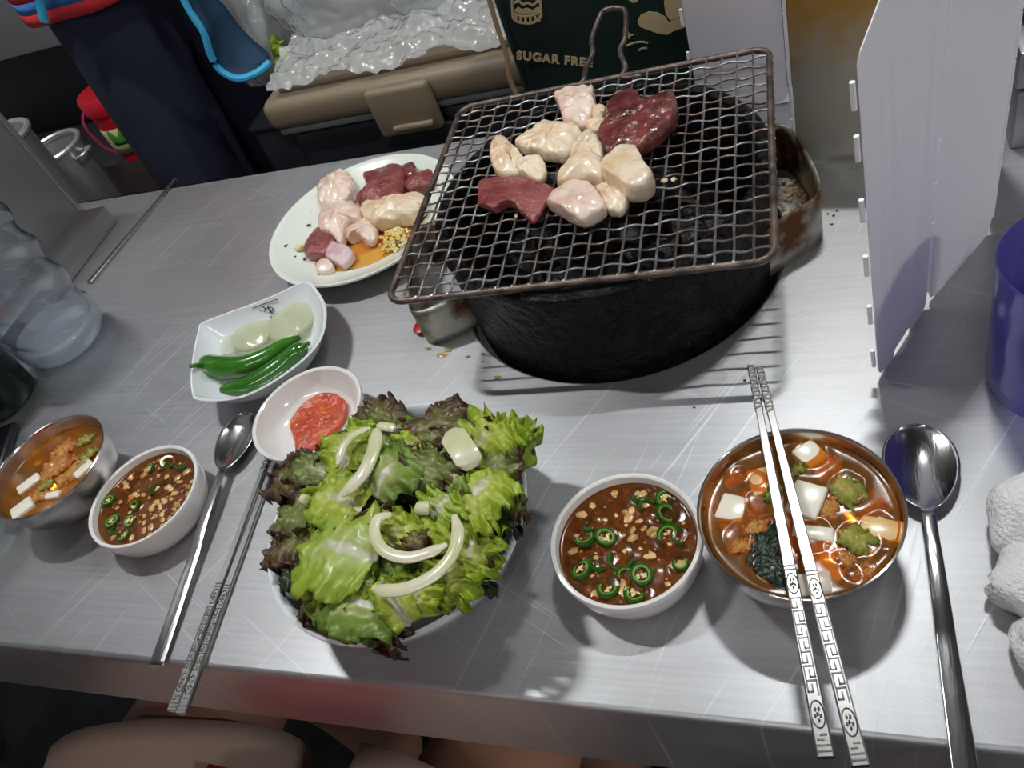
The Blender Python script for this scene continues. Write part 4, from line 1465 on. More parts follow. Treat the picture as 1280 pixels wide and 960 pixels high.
def dip(C0, rad, lev, rings, tf, lab, name, seed, R0, bright=()):
    rs = random.Random(seed)
    sp_ = []
    for (a, b, rr, kd_) in rings:
        q = tf(a, b, lev)
        sp_.append((q.x - C0.x, q.y - C0.y, rr * 1.15))
    o = liquid(rad, sp_, seed).build('soy_dip', M_SOY, loc=(C0.x, C0.y, lev), auto=180)
    tag(o, lab, 'sauce')
    mb_ = MB()
    for k in range(300):
        a = rs.random() * 2 * PI
        r = (rad - .35) * math.sqrt(rs.random())
        s = rs.uniform(.08, .2) if rs.random() < .7 else rs.uniform(.2, .34)
        mb_.blob((r * math.cos(a), r * math.sin(a), rs.uniform(-.30, .02)), (s * 1.25, s, s * .7), 1, .4, 2, k, rz=a)
    o = mb_.build('garlic_bits', M_GBIT, loc=(C0.x, C0.y, lev))
    tag(o, 'minced garlic and seeds floating in the ' + name, 'garlic', kind='stuff')
    for k, (a, b, rr, kind) in enumerate(rings):
        q = tf(a, b, lev)
        t = thing('chilli_slice', 'sliced green chilli ring floating in the ' + name, 'chilli', (q.x, q.y, lev - .16), rs.random() * 6, 'chilli rings in the ' + name)
        t.rotation_euler[0] = rs.uniform(-.35, .35)
        t.rotation_euler[1] = rs.uniform(-.35, .35)
        h = .22 + .16 * rs.random()
        arc = 1.0 if kind != 'c' else .5
        w_ = .80
        if kind == 'c':
            P = [(rr * math.cos(x), rr * math.sin(x), h / 2) for x in [PI * 1.1 * j / 14 for j in range(15)]]
            MB().tube(P, .17, 8, flat=1.2).build('skin', M_RINGO, t)
        else:
            MB().lathe([(rr * .78, 0), (rr, .02), (rr * 1.05, h / 2), (rr, h), (rr * .78, h)], 24, cap=False, wob=lambda r, z, a_: r * (1 + .07 * math.sin(2 * a_ + k))).build('skin', M_RINGO, t)
            MB().lathe([(rr * .80, 0), (rr * .62, .02), (rr * .58, h / 2), (rr * .62, h), (rr * .80, h)], 24, cap=False, wob=lambda r, z, a_: r * (1 + .07 * math.sin(2 * a_ + k))).build('flesh', M_RINGI, t)
            if kind == 's':
                ms_ = MB()
                for j in range(7):
                    x = rs.random() * 6.3
                    y = rr * .42 * math.sqrt(rs.random())
                    ms_.blob((y * math.cos(x), y * math.sin(x), h * .75), (.13, .10, .06), 1, .1, 1, j, rz=x)
                ms_.build('seeds', M_SEED, t)


def tr4(a, b, z):
    return at(680 + a / 3.841, 570 + b / 3.841, z)


def tr1(a, b, z):
    return at(0 + a / 3.5556, 480 + b / 3.5556, z)


dip(SR, 4.18, 2.15, [(200, 400, .72, 'r'), (292, 395, .66, 's'), (470, 190, .55, 'c'), (498, 242, .5, 'c'), (575, 205, .62, 's'), (582, 280, .68, 'r'), (592, 378, .72, 's'), (668, 385, .55, 'c'), (655, 522, .52, 's'),
     (472, 570, .68, 's'), (392, 568, .55, 'r'), (185, 552, .68, 's'), (305, 640, .72, 's'), (432, 660, .70, 's'), (372, 490, .75, 'c'), (272, 510, .6, 'c'), (235, 330, .5, 'c')], tr4,
    'dark soy dip in the right small white bowl', 'right soy dip', 3, 0)
dip(SL, 4.32, 2.15, [(670, 375, .55, 's'), (745, 345, .6, 'r'), (740, 380, .5, 'c'), (705, 475, .62, 'c'), (600, 540, .55, 's'), (500, 612, .62, 's'), (575, 610, .55, 's'), (550, 672, .6, 's'), (485, 522, .58, 's'), (810, 362, .5, 'c'), (520, 650, .5, 'c')], tr1,
    'dark soy dip in the left small white bowl', 'left soy dip', 4, 0)

# ------------------------------------------------------------------ kimchi soups
M_BROTH = clear_mat('kimchi_broth', (.96, .52, .13), (.60, .25, .035), .28, .17, ior=1.40)
M_RAD = mat('radish', (.80, .74, .60), .2, 0, (.86, .80, .70), 20, (.4, .6), coat=.5, sss=.25, sssr=(1, .9, .7))
M_RADO = mat('stained_radish', (.72, .44, .16), .25, 0, (.78, .56, .28), 20, (.4, .6), coat=.4, sss=.2)


def tr5(a, b, z):
    return at(850 + a / 3.2, 500 + b / 3.2, z)


def broth(C0, r, z, lab, tf, spots):
    sp_ = [(tf(a, b, z).x - C0.x, tf(a, b, z).y - C0.y, q) for a, b, q in spots]
    o = liquid(r, sp_, r).build('kimchi_broth', M_BROTH, loc=(C0.x, C0.y, z), auto=180)
    tag(o, lab, 'soup')


BZ, BZL = 3.75, 3.35
broth(UR, 5.08, BZ, 'clear orange kimchi broth in the right steel bowl', tr5,
      [(505, 405, 1.05), (320, 410, .9), (520, 225, .9), (800, 525, 1.1), (300, 320, .5), (665, 350, 1.0), (700, 560, 1.1), (370, 660, 1.1), (230, 540, .8), (240, 290, .6), (600, 590, .3), (680, 690, .6), (530, 540, 1.0), (640, 630, .5)])
broth(UL, 4.88, BZL, 'orange kimchi broth in the left steel bowl', tr1, [(105, 558, .9), (135, 448, .9), (378, 385, .8), (300, 320, 1.2), (260, 420, 1.1)])


def rad(label, tf, c, d, rz, z, mt, tilt=0, grp='radish pieces in the soup', tz=0):
    q = tf(*c, z)
    o = MB().rbox((0, 0, 0), (*d, .7), .16, rz, tilt, tz, seg=3, nz=.08, seed=c[0]).build('radish_slice', mt, loc=(q.x, q.y, z), auto=180)
    tag(o, label, 'radish', grp)


GR, GL = 'radish pieces in the right soup', 'radish pieces in the left soup'
rad('white radish square in the middle of the right soup between chopsticks', tr5, (505, 405), (1.75, 2.05), -.35, BZ + .02, M_RAD, .08, GR)
rad('pale radish square at the left of the right soup', tr5, (212, 440), (1.6, 1.75), -.25, BZ - .28, M_RAD, 0, GR)
rad('radish slice behind the left chopstick in the right soup', tr5, (325, 335), (1.3, 1.9), .25, BZ - .3, M_RADO, 0, GR)
rad('half-sunk radish corner at the back of the right soup', tr5, (520, 225), (1.5, 1.5), .7, BZ - .3, M_RAD, .15, GR)
rad('orange-stained radish slab at the right of the right soup', tr5, (805, 525), (2.2, 1.3), -.2, BZ - .28, M_RADO, 0, GR)
rad('radish strip in the middle of the right soup', tr5, (530, 540), (2.2, .9), -.12, BZ - .25, M_RAD, 0, GR)
rad('sunk radish slab at the front of the right soup', tr5, (590, 650), (2.2, 1.8), -.5, BZ - .5, M_RADO, 0, GR)
rad('pale radish end at the front rim of the right soup', tr5, (535, 745), (1.7, 1.3), .2, BZ - .26, M_RAD, 0, GR)
rad('white radish slab at the front of the left soup', tr1, (105, 558), (1.9, 1.5), .9, BZL + .0, M_RAD, 0, GL)
rad('pinkish radish slice at the left of the left soup', tr1, (135, 448), (2.1, 1.0), .9, BZL - .05, M_RAD, .1, GL)
rad('radish piece at the right side of the left soup', tr1, (378, 385), (1.8, 1.0), 1.1, BZL - .1, M_RAD, 0, GL)
rad('small radish strip at the front right of the left soup', tr1, (240, 500), (1.5, .7), .2, BZL - .1, M_RAD, 0, GL)

PAL['kimchi'] = ((.62, .30, .06), (.55, .22, .03), (.45, .12, .012))
PAL['cabbage'] = ((.46, .40, .08), (.30, .29, .03), (.16, .18, .015))
PAL['weed'] = ((.010, .030, .010), (.007, .022, .008), (.005, .016, .006))


def kim(label, tf, b, t, z, wd, kd, seed, grp, ar=.15, rf=.26):
    o = leaf(label, tf(*b, z), tf(*t, z + .05), wd, kd, seed, ar, rf, .1, 0, grp, .4 if kd != 'weed' else 0)
    o.name = 'seaweed' if kd == 'weed' else 'cabbage_leaf'
    o['category'] = 'seaweed' if kd == 'weed' else 'cabbage'


G1, G2 = 'cabbage and greens in the right soup', 'cabbage and greens in the left soup'
kim('yellow-green cabbage leaf at the upper right of the right soup', tr5, (620, 310), (720, 420), BZ, 1.7, 'cabbage', 301, G1)
kim('yellow-green cabbage leaf at the right middle of the right soup', tr5, (640, 520), (770, 600), BZ, 1.6, 'cabbage', 302, G1)
kim('orange cabbage piece beside the white radish square', tr5, (590, 480), (600, 380), BZ - .05, 1.1, 'kimchi', 303, G1)
kim('orange cabbage shred at the left of the right soup', tr5, (250, 520), (360, 500), BZ - .05, 1.0, 'kimchi', 304, G1)
kim('orange cabbage shred at the lower left of the right soup', tr5, (190, 600), (310, 570), BZ - .05, .9, 'kimchi', 305, G1)
kim('brownish cabbage shred at the lower right of the right soup', tr5, (640, 610), (690, 670), BZ - .02, .9, 'kimchi', 306, G1)
kim('orange cabbage at the far lower right of the right soup', tr5, (700, 730), (785, 660), BZ - .15, .9, 'kimchi', 307, G1)
kim('dark green seaweed at the front left of the right soup', tr5, (310, 600), (440, 745), BZ, 1.7, 'weed', 308, G1)
kim('dark seaweed strip beside the left chopstick', tr5, (400, 500), (290, 660), BZ - .05, 1.4, 'weed', 309, G1)
kim('small dark green leaf between the chopsticks', tr5, (400, 340), (350, 410), BZ, .9, 'green', 310, G1)
kim('green cabbage shred at the back of the right soup', tr5, (450, 300), (500, 255), BZ - .03, .7, 'cabbage', 311, G1)
kim('sunk orange cabbage at the left rim of the right soup', tr5, (180, 340), (260, 290), BZ - .25, 1.3, 'kimchi', 312, G1)
kim('sunk orange cabbage at the back of the right soup', tr5, (540, 290), (640, 250), BZ - .35, 2.0, 'kimchi', 313, G1)
kim('large sunk orange cabbage at the left of the right soup', tr5, (150, 480), (330, 420), BZ - .45, 2.4, 'kimchi', 314, G1)
kim('large sunk orange cabbage at the front right of the right soup', tr5, (540, 680), (690, 600), BZ - .5, 2.2, 'kimchi', 315, G1)
kim('sunk amber cabbage at the right rim of the right soup', tr5, (730, 380), (800, 470), BZ - .45, 1.8, 'kimchi', 316, G1)
kim('sunk orange cabbage under the chopsticks of the right soup', tr5, (420, 440), (520, 620), BZ - .55, 2.6, 'kimchi', 317, G1)
kim('orange cabbage in the middle of the left soup', tr1, (180, 430), (330, 310), BZL, 2.6, 'kimchi', 321, G2, .25)
kim('yellow cabbage at the back of the left soup', tr1, (230, 350), (330, 250), BZL, 2.0, 'kimchi', 322, G2, .25)
kim('orange cabbage at the right of the left soup', tr1, (250, 450), (390, 330), BZL - .05, 2.2, 'kimchi', 323, G2, .2)
kim('green cabbage at the right rim of the left soup', tr1, (360, 370), (425, 280), BZL + .05, 1.2, 'cabbage', 324, G2, .2)
kim('yellow cabbage stem in the left soup', tr1, (160, 490), (240, 430), BZL + .05, .9, 'cabbage', 325, G2, .2)
kim('orange cabbage at the front of the left soup', tr1, (120, 520), (230, 480), BZL - .05, 1.6, 'kimchi', 326, G2, .2)
kim('yellow-green cabbage tip at the back right of the left soup', tr1, (340, 270), (420, 235), BZL, 1.1, 'cabbage', 327, G2, .2)

# ------------------------------------------------------------------ water drops, grease and crumbs on the table
M_DROP = clear_mat('water_drop', (.96, .97, .98), (.9, .9, .9), .0, .02, ior=1.33)
for k, (a, b, r) in enumerate([(152, 491, .42), (172, 466, .28), (175, 450, .26), (137, 452, .2), (176, 437, .25), (198, 422, .22), (168, 455, .12), (205, 410, .2), (164, 486, .1), (440, 833, .55), (452, 842, .3), (190, 400, .25)]):
    q = at(a, b, 0)
    o = MB().blob((0, 0, 0), (r, r * .6, .09 + r * .1), 2, .15, 1.5, k, rz=k * .7).build('water_drop', M_DROP, loc=(q.x, q.y, .03))
    tag(o, 'small water drop lying on the steel table top', 'water drop', 'water drops on the table')
M_GREASE = mat('yellow_grease', (.52, .38, .12), .35, 0, (.22, .12, .03), 60, (.4, .6), coat=.4)
for k, (a, b, r) in enumerate([(552, 444, .5), (604, 443, .22), (622, 472, .3), (560, 438, .35), (603, 452, .15), (585, 446, .2), (535, 436, .3)]):
    q = at(a, b, 0)
    o = MB().blob((0, 0, .03), (r, r * .6, .07), 2, .5, 2.5, k).build('grease_blob', M_GREASE, loc=(q.x, q.y, .01))
    tag(o, 'yellowish grease spatter on the table under the left brazier handle', 'grease', 'grease spatters by the brazier')
q = at(526, 408, .4)
tag(MB().blob((0, 0, .35), (.75, .9, .35), 2, .2, 1, 2).build('red_pepper_bit', mat('red_pepper', (.50, .02, .015), .25, coat=.4), loc=(q.x, q.y, .0)), 'small red pepper bit on the table beside the left brazier handle', 'pepper')
M_CRUMB = mat('toasted_crumbs', (.62, .36, .10), .6, 0, (.80, .60, .30), 50, (.4, .6))
mb = MB()
for k in range(90):
    x, y = rg.uniform(-3.6, -1.2), rg.uniform(51.5, 59.5)
    if (Vector((x, y, 0)) - HC).length < 13.9:
        continue
    mb.blob((x + 2, y - 56, rg.uniform(.05, .3)), (.2, .16, .13), 1, .5, 2, k)
tag(mb.build('burnt_crumbs', M_CRUMB, loc=(-2, 56, 0)), 'toasted crumbs lying inside the right handle of the brazier', 'crumbs', kind='stuff')
for k, (a, b) in enumerate([(1040, 281), (1024, 262), (1035, 268), (1046, 264), (931, 476), (868, 380 + 130), (1042, 270)]):
    q = at(a, b, 0)
    o = MB().blob((0, 0, .05), (.13, .1, .05), 1, .4, 2, k).build('burnt_speck', M_LIVERC, loc=(q.x, q.y, .0))
    tag(o, 'tiny burnt speck on the steel right of the brazier', 'speck', 'burnt specks on the table')
# ------------------------------------------------------------------ behind the table: bench, cooler, bags
bn = thing('low_bench', 'low dark bench behind the table carrying the cooler and the printed bag', 'bench', (-44, 108, -75))
MB().rbox((0, 0, 28.5), (88, 54, 3), .4).build('bench_top', M_BLACK, bn)
for sx in (-1, 1):
    for sy in (-1, 1):
        MB().box((sx * 41, sy * 23, 13.5), (4, 4, 27)).build('leg', M_BLACK, bn, smooth=False)

CF = 98.0
cl = thing('cooler_box', 'black cooler box with a taupe lid and latch behind the table', 'cooler', (-55, CF + 16, -45))
MB().rbox((0, 0, 18), (43, 31, 36), 2.0, seg=3).build('body', M_BLACK, cl)
MB().rbox((0, 0, 36.4), (44, 32, 1.2), .5).build('rim', mat('grey_rim', (.20, .21, .22), .5), cl)
MB().rbox((0, 0, 39.2), (45.5, 33.5, 4.6), 1.4, seg=3).build('lid', M_TAUPE, cl)
MB().rbox((0, 0, 42.0), (40, 28, 1.4), .6).build('lid_panel', M_TAUPE, cl)
lx = at_y(499, 118, CF - 1).x + 55
la = MB().rbox((lx, -17.3, 37.4), (10, 1.6, 7.4), .7, seg=3).build('latch', M_TAUPE, cl)
MB().rbox((lx + .8, -18.4, 35.2), (6.4, .9, .9), .3).build('latch_lip', M_TAUPE, la)
MB().rbox((lx, -16.2, 32.6), (12, 1.0, 2.6), .45, seg=3).build('latch_recess', mat('black_gloss', (.02, .02, .025), .35), cl)

M_FILM = clear_mat('plastic_film', (.92, .93, .94), (.90, .91, .92), .55, .2, ior=1.5, bump=.8, bscale=55, bdist=.012, gloss=1.5)


def film(name, label, c, r, seed, grp=None, amp=.22, rz=0):
    bm = bmesh.new()
    bmesh.ops.create_icosphere(bm, subdivisions=5, radius=1)
    bm.verts.index_update()
    vs = []
    for q in bm.verts:
        p = q.co
        n1 = noise.noise(p * 1.6 + Vector((seed, 0, 0)))
        n2 = 1 - abs(noise.noise(p * 4.2 + Vector((0, seed, 0)))) * 2
        n3 = 1 - abs(noise.noise(p * 9.5 + Vector((0, 0, seed)))) * 2
        k = 1 + amp * n1 + .05 * n2 + .025 * n3
        v = Vector((p.x * r[0], p.y * r[1], p.z * r[2])) * k
        if v.z < -r[2] * .62:
            v.z = -r[2] * .62 + (v.z + r[2] * .62) * .15
        vs.append(Matrix.Rotation(rz, 3, 'Z') @ v)
    fs = [tuple(q.index for q in f.verts) for f in bm.faces]
    bm.free()
    o = MB().add(vs, fs).build(name, M_FILM, loc=c, auto=180)
    return tag(o, label, 'plastic bag', grp)


q = at_y(452, 38, 116)
film('plastic_bag', 'puffed translucent plastic bag lying on the cooler lid', (q.x, 116, 4.6), (10.8, 8.5, 10.5), 4.0)
q = at_y(574, 20, 117)
film('plastic_bag', 'flatter white plastic bag on the right half of the cooler lid', (q.x, 117, 2.6), (9.5, 8, 7.0), 9.0)
q = at_y(322, 40, 116)
VB = Vector((q.x, 116, q.z))
film('plastic_bag', 'clear plastic bag holding greens between the apron and the cooler', (q.x, 116, q.z - 1), (6.2, 6, 10), 14.0)


def drape(u_, v_):
    x = -75.5 + 38 * u_
    y = CF + .6 + 2.5 * abs(noise.noise(Vector((u_ * 4, 2, 2)))) + 13 * v_ + 1.2 * noise.noise(Vector((u_ * 6, v_ * 3, 1)))
    n_ = abs(noise.noise(Vector((x * .16, y * .22, 3)))) + .5 * abs(noise.noise(Vector((x * .4, y * .5, 8))))
    z = -2.0 + 2.3 * n_ + .8 * v_
    if v_ < .18:
        z -= (.18 - v_) * (6 + 8 * noise.noise(Vector((u_ * 5, 0, 6))))
    return Vector((x + .8 * noise.noise(Vector((x * .2, y * .2, 5))), y, z + .6)) - Vector((-57, 108, -2))


o = MB().grid(drape, 90, 46).build('plastic_sheet', M_FILM, loc=(-57, 108, -2), auto=180)
tag(o, 'crumpled clear plastic sheet draped over the front of the cooler lid', 'plastic sheet')
for k, (a, b, a2, b2, kd) in enumerate([(345, 95, 350, 55, 'bright'), (338, 105, 362, 75, 'light'), (352, 90, 340, 62, 'green')]):
    P0, P1 = at_y(a, b, 113 + k), at_y(a2, b2, 111 + k)
    leaf('green leafy vegetable inside the clear plastic bag beside the apron', P0, P1, 6, kd, 400 + k, .8, 2.0, .5, 1.2, 'greens in the clear bag')
ck = thing('dark_crate', 'dark crate beside the cooler under the bag of greens', 'crate', (-82.4, 116, -45))
MB().rbox((0, 0, 17), (9, 24, 34), .8).build('crate_body', M_BLACK, ck)
MB().rbox((0, 0, 34.4), (9.4, 24.4, 1.2), .4).build('crate_rim', M_BLACK, ck)

# printed dark bag
BF = 90.0
M_BAG = mat('printed_bag_paper', (.006, .012, .013), .5, 0, (.006, .022, .014), 6, (.35, .65), bump=.3, bscale=20, bdist=.006)
M_TAN = mat('tan_print', (.50, .38, .20), .6)
xl, xr = at_y(612, 0, BF).x, at_y(872, 0, BF).x
bw_ = xr - xl
bg_ = thing('printed_bag', 'dark green bag printed with SUGAR FREE and tan drawings behind the grill', 'bag', ((xl + xr) / 2, BF + 3.4, -45))


def bagfn(u_, v_):
    a = u_ * 2 * PI
    k = 1 / max(abs(math.cos(a)) ** 6 + abs(math.sin(a)) ** 6, 1e-6) ** (1 / 6)
    x, y = bw_ / 2 * k * math.cos(a), 3.4 * k * math.sin(a)
    z = 66 * v_
    w = noise.noise(Vector((x * .2, y * .2, z * .12)))
    return Vector((x + .25 * w, y + (.25 * w if y > 0 else 0), z))


MB().grid(bagfn, 64, 26, closed_u=True).build('bag_body', M_BAG, bg_, solid=.1)
MB().grid(lambda u_, v_: Vector((bw_ * .47 * (u_ * 2 - 1), 3.1 * (v_ * 2 - 1), .2)), 6, 4).build('bag_base', M_BAG, bg_, solid=.1)
og = Vector(((xl + xr) / 2, BF + 3.4, -45))


def F(px, py, off=.12):
    q = at_y(px, py, BF)
    return Vector((q.x - og.x, -3.4 - off, q.z - og.z))


def ink_poly(name, pts, parent):
    bm = bmesh.new()
    P = [F(*q) for q in pts]
    f1 = [bm.verts.new(q * .01) for q in P]
    f2 = [bm.verts.new((q + Vector((0, .06, 0))) * .01) for q in P]
    bm.faces.new(f1)
    bm.faces.new(list(reversed(f2)))
    for i in range(len(P)):
        j = (i + 1) % len(P)
        bm.faces.new((f1[i], f2[i], f2[j], f1[j]))
    bmesh.ops.triangulate(bm, faces=list(bm.faces))
    bmesh.ops.recalc_face_normals(bm, faces=bm.faces)
    me = bpy.data.meshes.new(name)
    bm.to_mesh(me)
    bm.free()
    me.materials.append(M_TAN)
    o = bpy.data.objects.new(name, me)
    C.objects.link(o)
    o.parent = parent
    return o


def stroke(mb_, pts, w=.16):
    mb_.tube(curve([F(*q, .1) for q in pts], 4 * len(pts)), w, 6, up=(0, 1, 0), flat=.4)


mb = MB()
stroke(mb, [(640, -20), (640.5, 8), (641.5, 22)])
stroke(mb, [(674, -22), (676, 8), (677, 20)])
stroke(mb, [(641, 15), (650, 19), (665, 19), (676.5, 14)], .14)
stroke(mb, [(641.5, 22), (650, 27.5), (666, 28), (677, 20)], .18)
for px in (645, 651, 657, 663, 669, 674):
    b = 1.5 - abs(px - 659) * .12
    mb.tube([F(px, 19 + b, .1), F(px + .5, 26.5 + b, .1)], .18, 6, up=(0, 1, 0), flat=.4)
stroke(mb, [(643, 3), (649, 1), (654, 5), (660, 3), (666, 6), (672, 1), (675, 2)])
stroke(mb, [(643, -5), (649, -7), (654, -3), (660, -5), (666, -2), (672, -7), (675, -6)])
mb.build('printed_can', M_TAN, bg_)
ink_poly('printed_fill', [(643, 12), (648, 8), (653, 11), (659, 9), (666, 12), (672, 8), (675, 9), (675, 13), (668, 16), (655, 17), (645, 15)], bg_)
ink_poly('printed_shape', [(797, 26), (801, 18), (811, 14), (822, 15), (831, 20), (836, 27), (848, 22), (862, 26), (858, 33), (843, 38), (834, 43), (822, 41), (808, 36), (800, 33)], bg_)
ink_poly('printed_shape', [(832, 17), (830, 2), (834, -12), (850, -20), (866, -18), (868, 8), (866, 24), (852, 20), (838, 25)], bg_)
ink_poly('printed_shape', [(785, 38), (787, 42), (792, 43), (788, 45), (787, 49), (784.5, 45), (781, 44), (784, 42)], bg_)
mb = MB()
stroke(mb, [(783, 57), (793, 53), (803, 52), (810, 53.5)], .13)
stroke(mb, [(798, 63), (803, 60), (809, 59.5)], .13)
stroke(mb, [(787, -2), (792, 1), (797, -1)], .2)
mb.build('printed_arcs', M_TAN, bg_)
mb = MB()
stroke(mb, [(609, -12), (616, 14), (624, 40), (633, 68), (637, 96), (646, 118)], .34)
mb.build('seam', mat('tan_seam', (.42, .27, .15), .6), bg_)

fc = bpy.data.curves.new('lettering', 'FONT')
fc.body = 'SUGAR FREE'
fc.size = .0245
fc.space_character = 1.18
fc.offset = .0013
fc.extrude = .0003
A, B = F(646, 73, .12), F(741, 83, .12)
to = bpy.data.objects.new('tmp_text', fc)
C.objects.link(to)
bpy.context.view_layer.update()
dg = bpy.context.evaluated_depsgraph_get()
me = bpy.data.meshes.new_from_object(to.evaluated_get(dg))
bpy.data.objects.remove(to)
xs = [v.co.x for v in me.vertices]
sc = (B - A).length * .01 / max(xs)
for v in me.vertices:
    v.co = Vector((v.co.x * sc, v.co.y * sc * 1.0, v.co.z))
    v.co.y -= .0035 * math.sin(v.co.x / ((B - A).length * .01) * PI) * 0
me.materials.clear()
me.materials.append(M_TAN)
o = bpy.data.objects.new('lettering', me)
C.objects.link(o)
o.parent = bg_
o.location = A * .01
ang = math.atan2(B.z - A.z, B.x - A.x)
o.rotation_euler = (PI / 2, -ang, 0)
o['label'] = 'tan lettering reading SUGAR FREE'

# ------------------------------------------------------------------ left background: shelf unit, pots, red tub
su = thing('shelf_unit', 'dark shelf unit with a grey steel front panel in the left background', 'shelf', (-190, 158, -75))
pz = at_y(75, 60, 150)
MB().rbox((pz.x - 60 + 190, -6, pz.z + 75 + 22), (120, 1.2, 44), .3).build('front_panel', mat('grey_panel', (.26, .26, .27), .5, .2), su)
pz2 = at_y(92, 77, 150)
MB().rbox((pz2.x + 190, -5, 60), (2.4, 2.4, 120), .3).build('post', mat('post_grey', (.28, .28, .28), .5), su)
sz = at_y(180, 202, 140)
MB().rbox((20, -4, sz.z + 75 - 1), (120, 26, 1.6), .3).build('shelf_board', mat('shelf_grey', (.09, .09, .095), .4, .5), su)
MB().rbox((0, 10, 40), (140, 2, 80), .3).build('back_panel', M_BLACK, su)
for x in (-68, 68):
    MB().rbox((x, 8, 60), (2.4, 2.4, 120), .3).build('post', M_BLACK, su)

tz = sz.z + .0
tb = at_y(152, 150, 140)
tp = thing('red_tub', 'tall red lidded tub with a yellow and green label on the back shelf', 'tub', (tb.x + .3, 140, tz))
th = at_y(118, 112, 140).z - tz
MB().lathe([(0, 0), (4.6, 0), (5.0, .4), (5.4, th * .8), (0, th * .8)], 40).build('tub_body', M_REDP, tp)
MB().lathe([(5.7, th * .78), (5.9, th * .8), (5.9, th * .97), (5.5, th), (0, th)], 40).build('lid', mat('bright_red_lid', (.75, .015, .035), .35), tp)
lb = MB().grid(lambda u_, v_: Vector((5.48 * math.cos(-2.5 + 2.2 * u_), 5.48 * math.sin(-2.5 + 2.2 * u_), th * (.30 + .32 * v_))), 24, 4).build('label_band', mat('cream_label', (.72, .62, .32), .5), tp, solid=.05)
MB().grid(lambda u_, v_: Vector((5.56 * math.cos(-1.75 + .75 * u_), 5.56 * math.sin(-1.75 + .75 * u_), th * (.42 + .16 * v_ * (1 + .3 * math.sin(u_ * 9))))), 14, 4).build('label_leaf', mat('label_green', (.10, .34, .04), .5), lb, solid=.05)
MB().tube(curve([(-5.8, -1, th * .86), (-7.6, -3, th * .7), (-7.4, -3, th * .4), (-6.2, -2, th * .25)], 20), .35, 8).build('carry_handle', mat('pink_plastic', (.65, .05, .2), .4), tp)

sd = thing('side_stand', 'low dark stand at the left carrying the metal pots', 'stand', (-142, 104, -75))
MB().rbox((0, 0, 49), (42, 46, 3), .4).build('stand_top', M_BLACK, sd)
for sx in (-1, 1):
    for sy in (-1, 1):
        MB().box((sx * 18, sy * 20, 23.8), (3, 3, 47.5)).build('leg', M_BLACK, sd, smooth=False)
M_ALUP = mat('pot_aluminium', (.72, .72, .73), .42, .8)
q = at_y(64, 186, 104)
pt = thing('cooking_pot', 'small aluminium pot with a rolled rim behind the divider', 'pot', (q.x, 104, -24.4))
hh = q.z + 24.4
MB().lathe([(0, 0), (4.6, 0), (5.2, .8), (5.4, hh), (5.1, hh), (4.9, 1.2), (0, .6)], 48).build('pot_body', M_ALUP, pt)
MB().tube([(5.35 * math.cos(2 * PI * k / 40), 5.35 * math.sin(2 * PI * k / 40), hh) for k in range(40)], .5, 8, closed=True).build('rim', M_ALUP, pt)
for s in (-1, 1):
    MB().tube(curve([(s * 5.3, -1.5, hh - 2), (s * 7, -1.2, hh - 1.6), (s * 7, 1.2, hh - 1.6), (s * 5.3, 1.5, hh - 2)], 14), .3, 8).build('ear', M_ALUP, pt)
q = at_y(0, 176, 92)
p2 = thing('steel_basin', 'large round steel basin at the left edge behind the divider', 'basin', (q.x - 1, 92, -24.4))
hh = q.z + 24.4
MB().lathe([(0, 0), (4, 0), (5.0, 1), (5.5, hh), (5.2, hh), (4.8, 1.4), (0, .8)], 56).build('basin_body', M_ALUP, p2)
MB().tube([(5.6 * math.cos(2 * PI * k / 48), 5.6 * math.sin(2 * PI * k / 48), hh) for k in range(48)], .55, 8, closed=True).build('rim', M_ALUP, p2)

# ------------------------------------------------------------------ people


def skin_body(name, verts, edges, root, zones, loc, parent, subd=2):
    """one continuous skinned figure; zones picks the material of a face from its centre"""
    me = bpy.data.meshes.new(name)
    me.from_pydata([(Vector(v[0]) - Vector(loc)) * .01 for v in verts], edges, [])
    o = bpy.data.objects.new('tmp_body', me)
    C.objects.link(o)
    sm = o.modifiers.new('skin', 'SKIN')
    sm.branch_smoothing = .6
    sm.use_smooth_shade = True
    for i, v in enumerate(verts):
        r = v[1]
        r = (r, r) if not isinstance(r, tuple) else r
        me.skin_vertices[0].data[i].radius = (r[0] * .01, r[1] * .01)
        me.skin_vertices[0].data[i].use_root = (i == root)
    ss = o.modifiers.new('sub', 'SUBSURF')
    ss.levels = ss.render_levels = subd
    bpy.context.view_layer.update()
    dg_ = bpy.context.evaluated_depsgraph_get()
    me2 = bpy.data.meshes.new_from_object(o.evaluated_get(dg_))
    bpy.data.objects.remove(o)
    me2.name = name
    mats_ = []
    for f in me2.polygons:
        c_ = f.center * 100 + Vector(loc)
        mt = zones(c_)
        if mt not in mats_:
            mats_.append(mt)
    me2.materials.clear()
    for mt in mats_:
        me2.materials.append(mt)
    for f in me2.polygons:
        f.material_index = mats_.index(zones(f.center * 100 + Vector(loc)))
    me2.shade_smooth()
    o2 = bpy.data.objects.new(name, me2)
    C.objects.link(o2)
    o2.parent = parent
    return o2


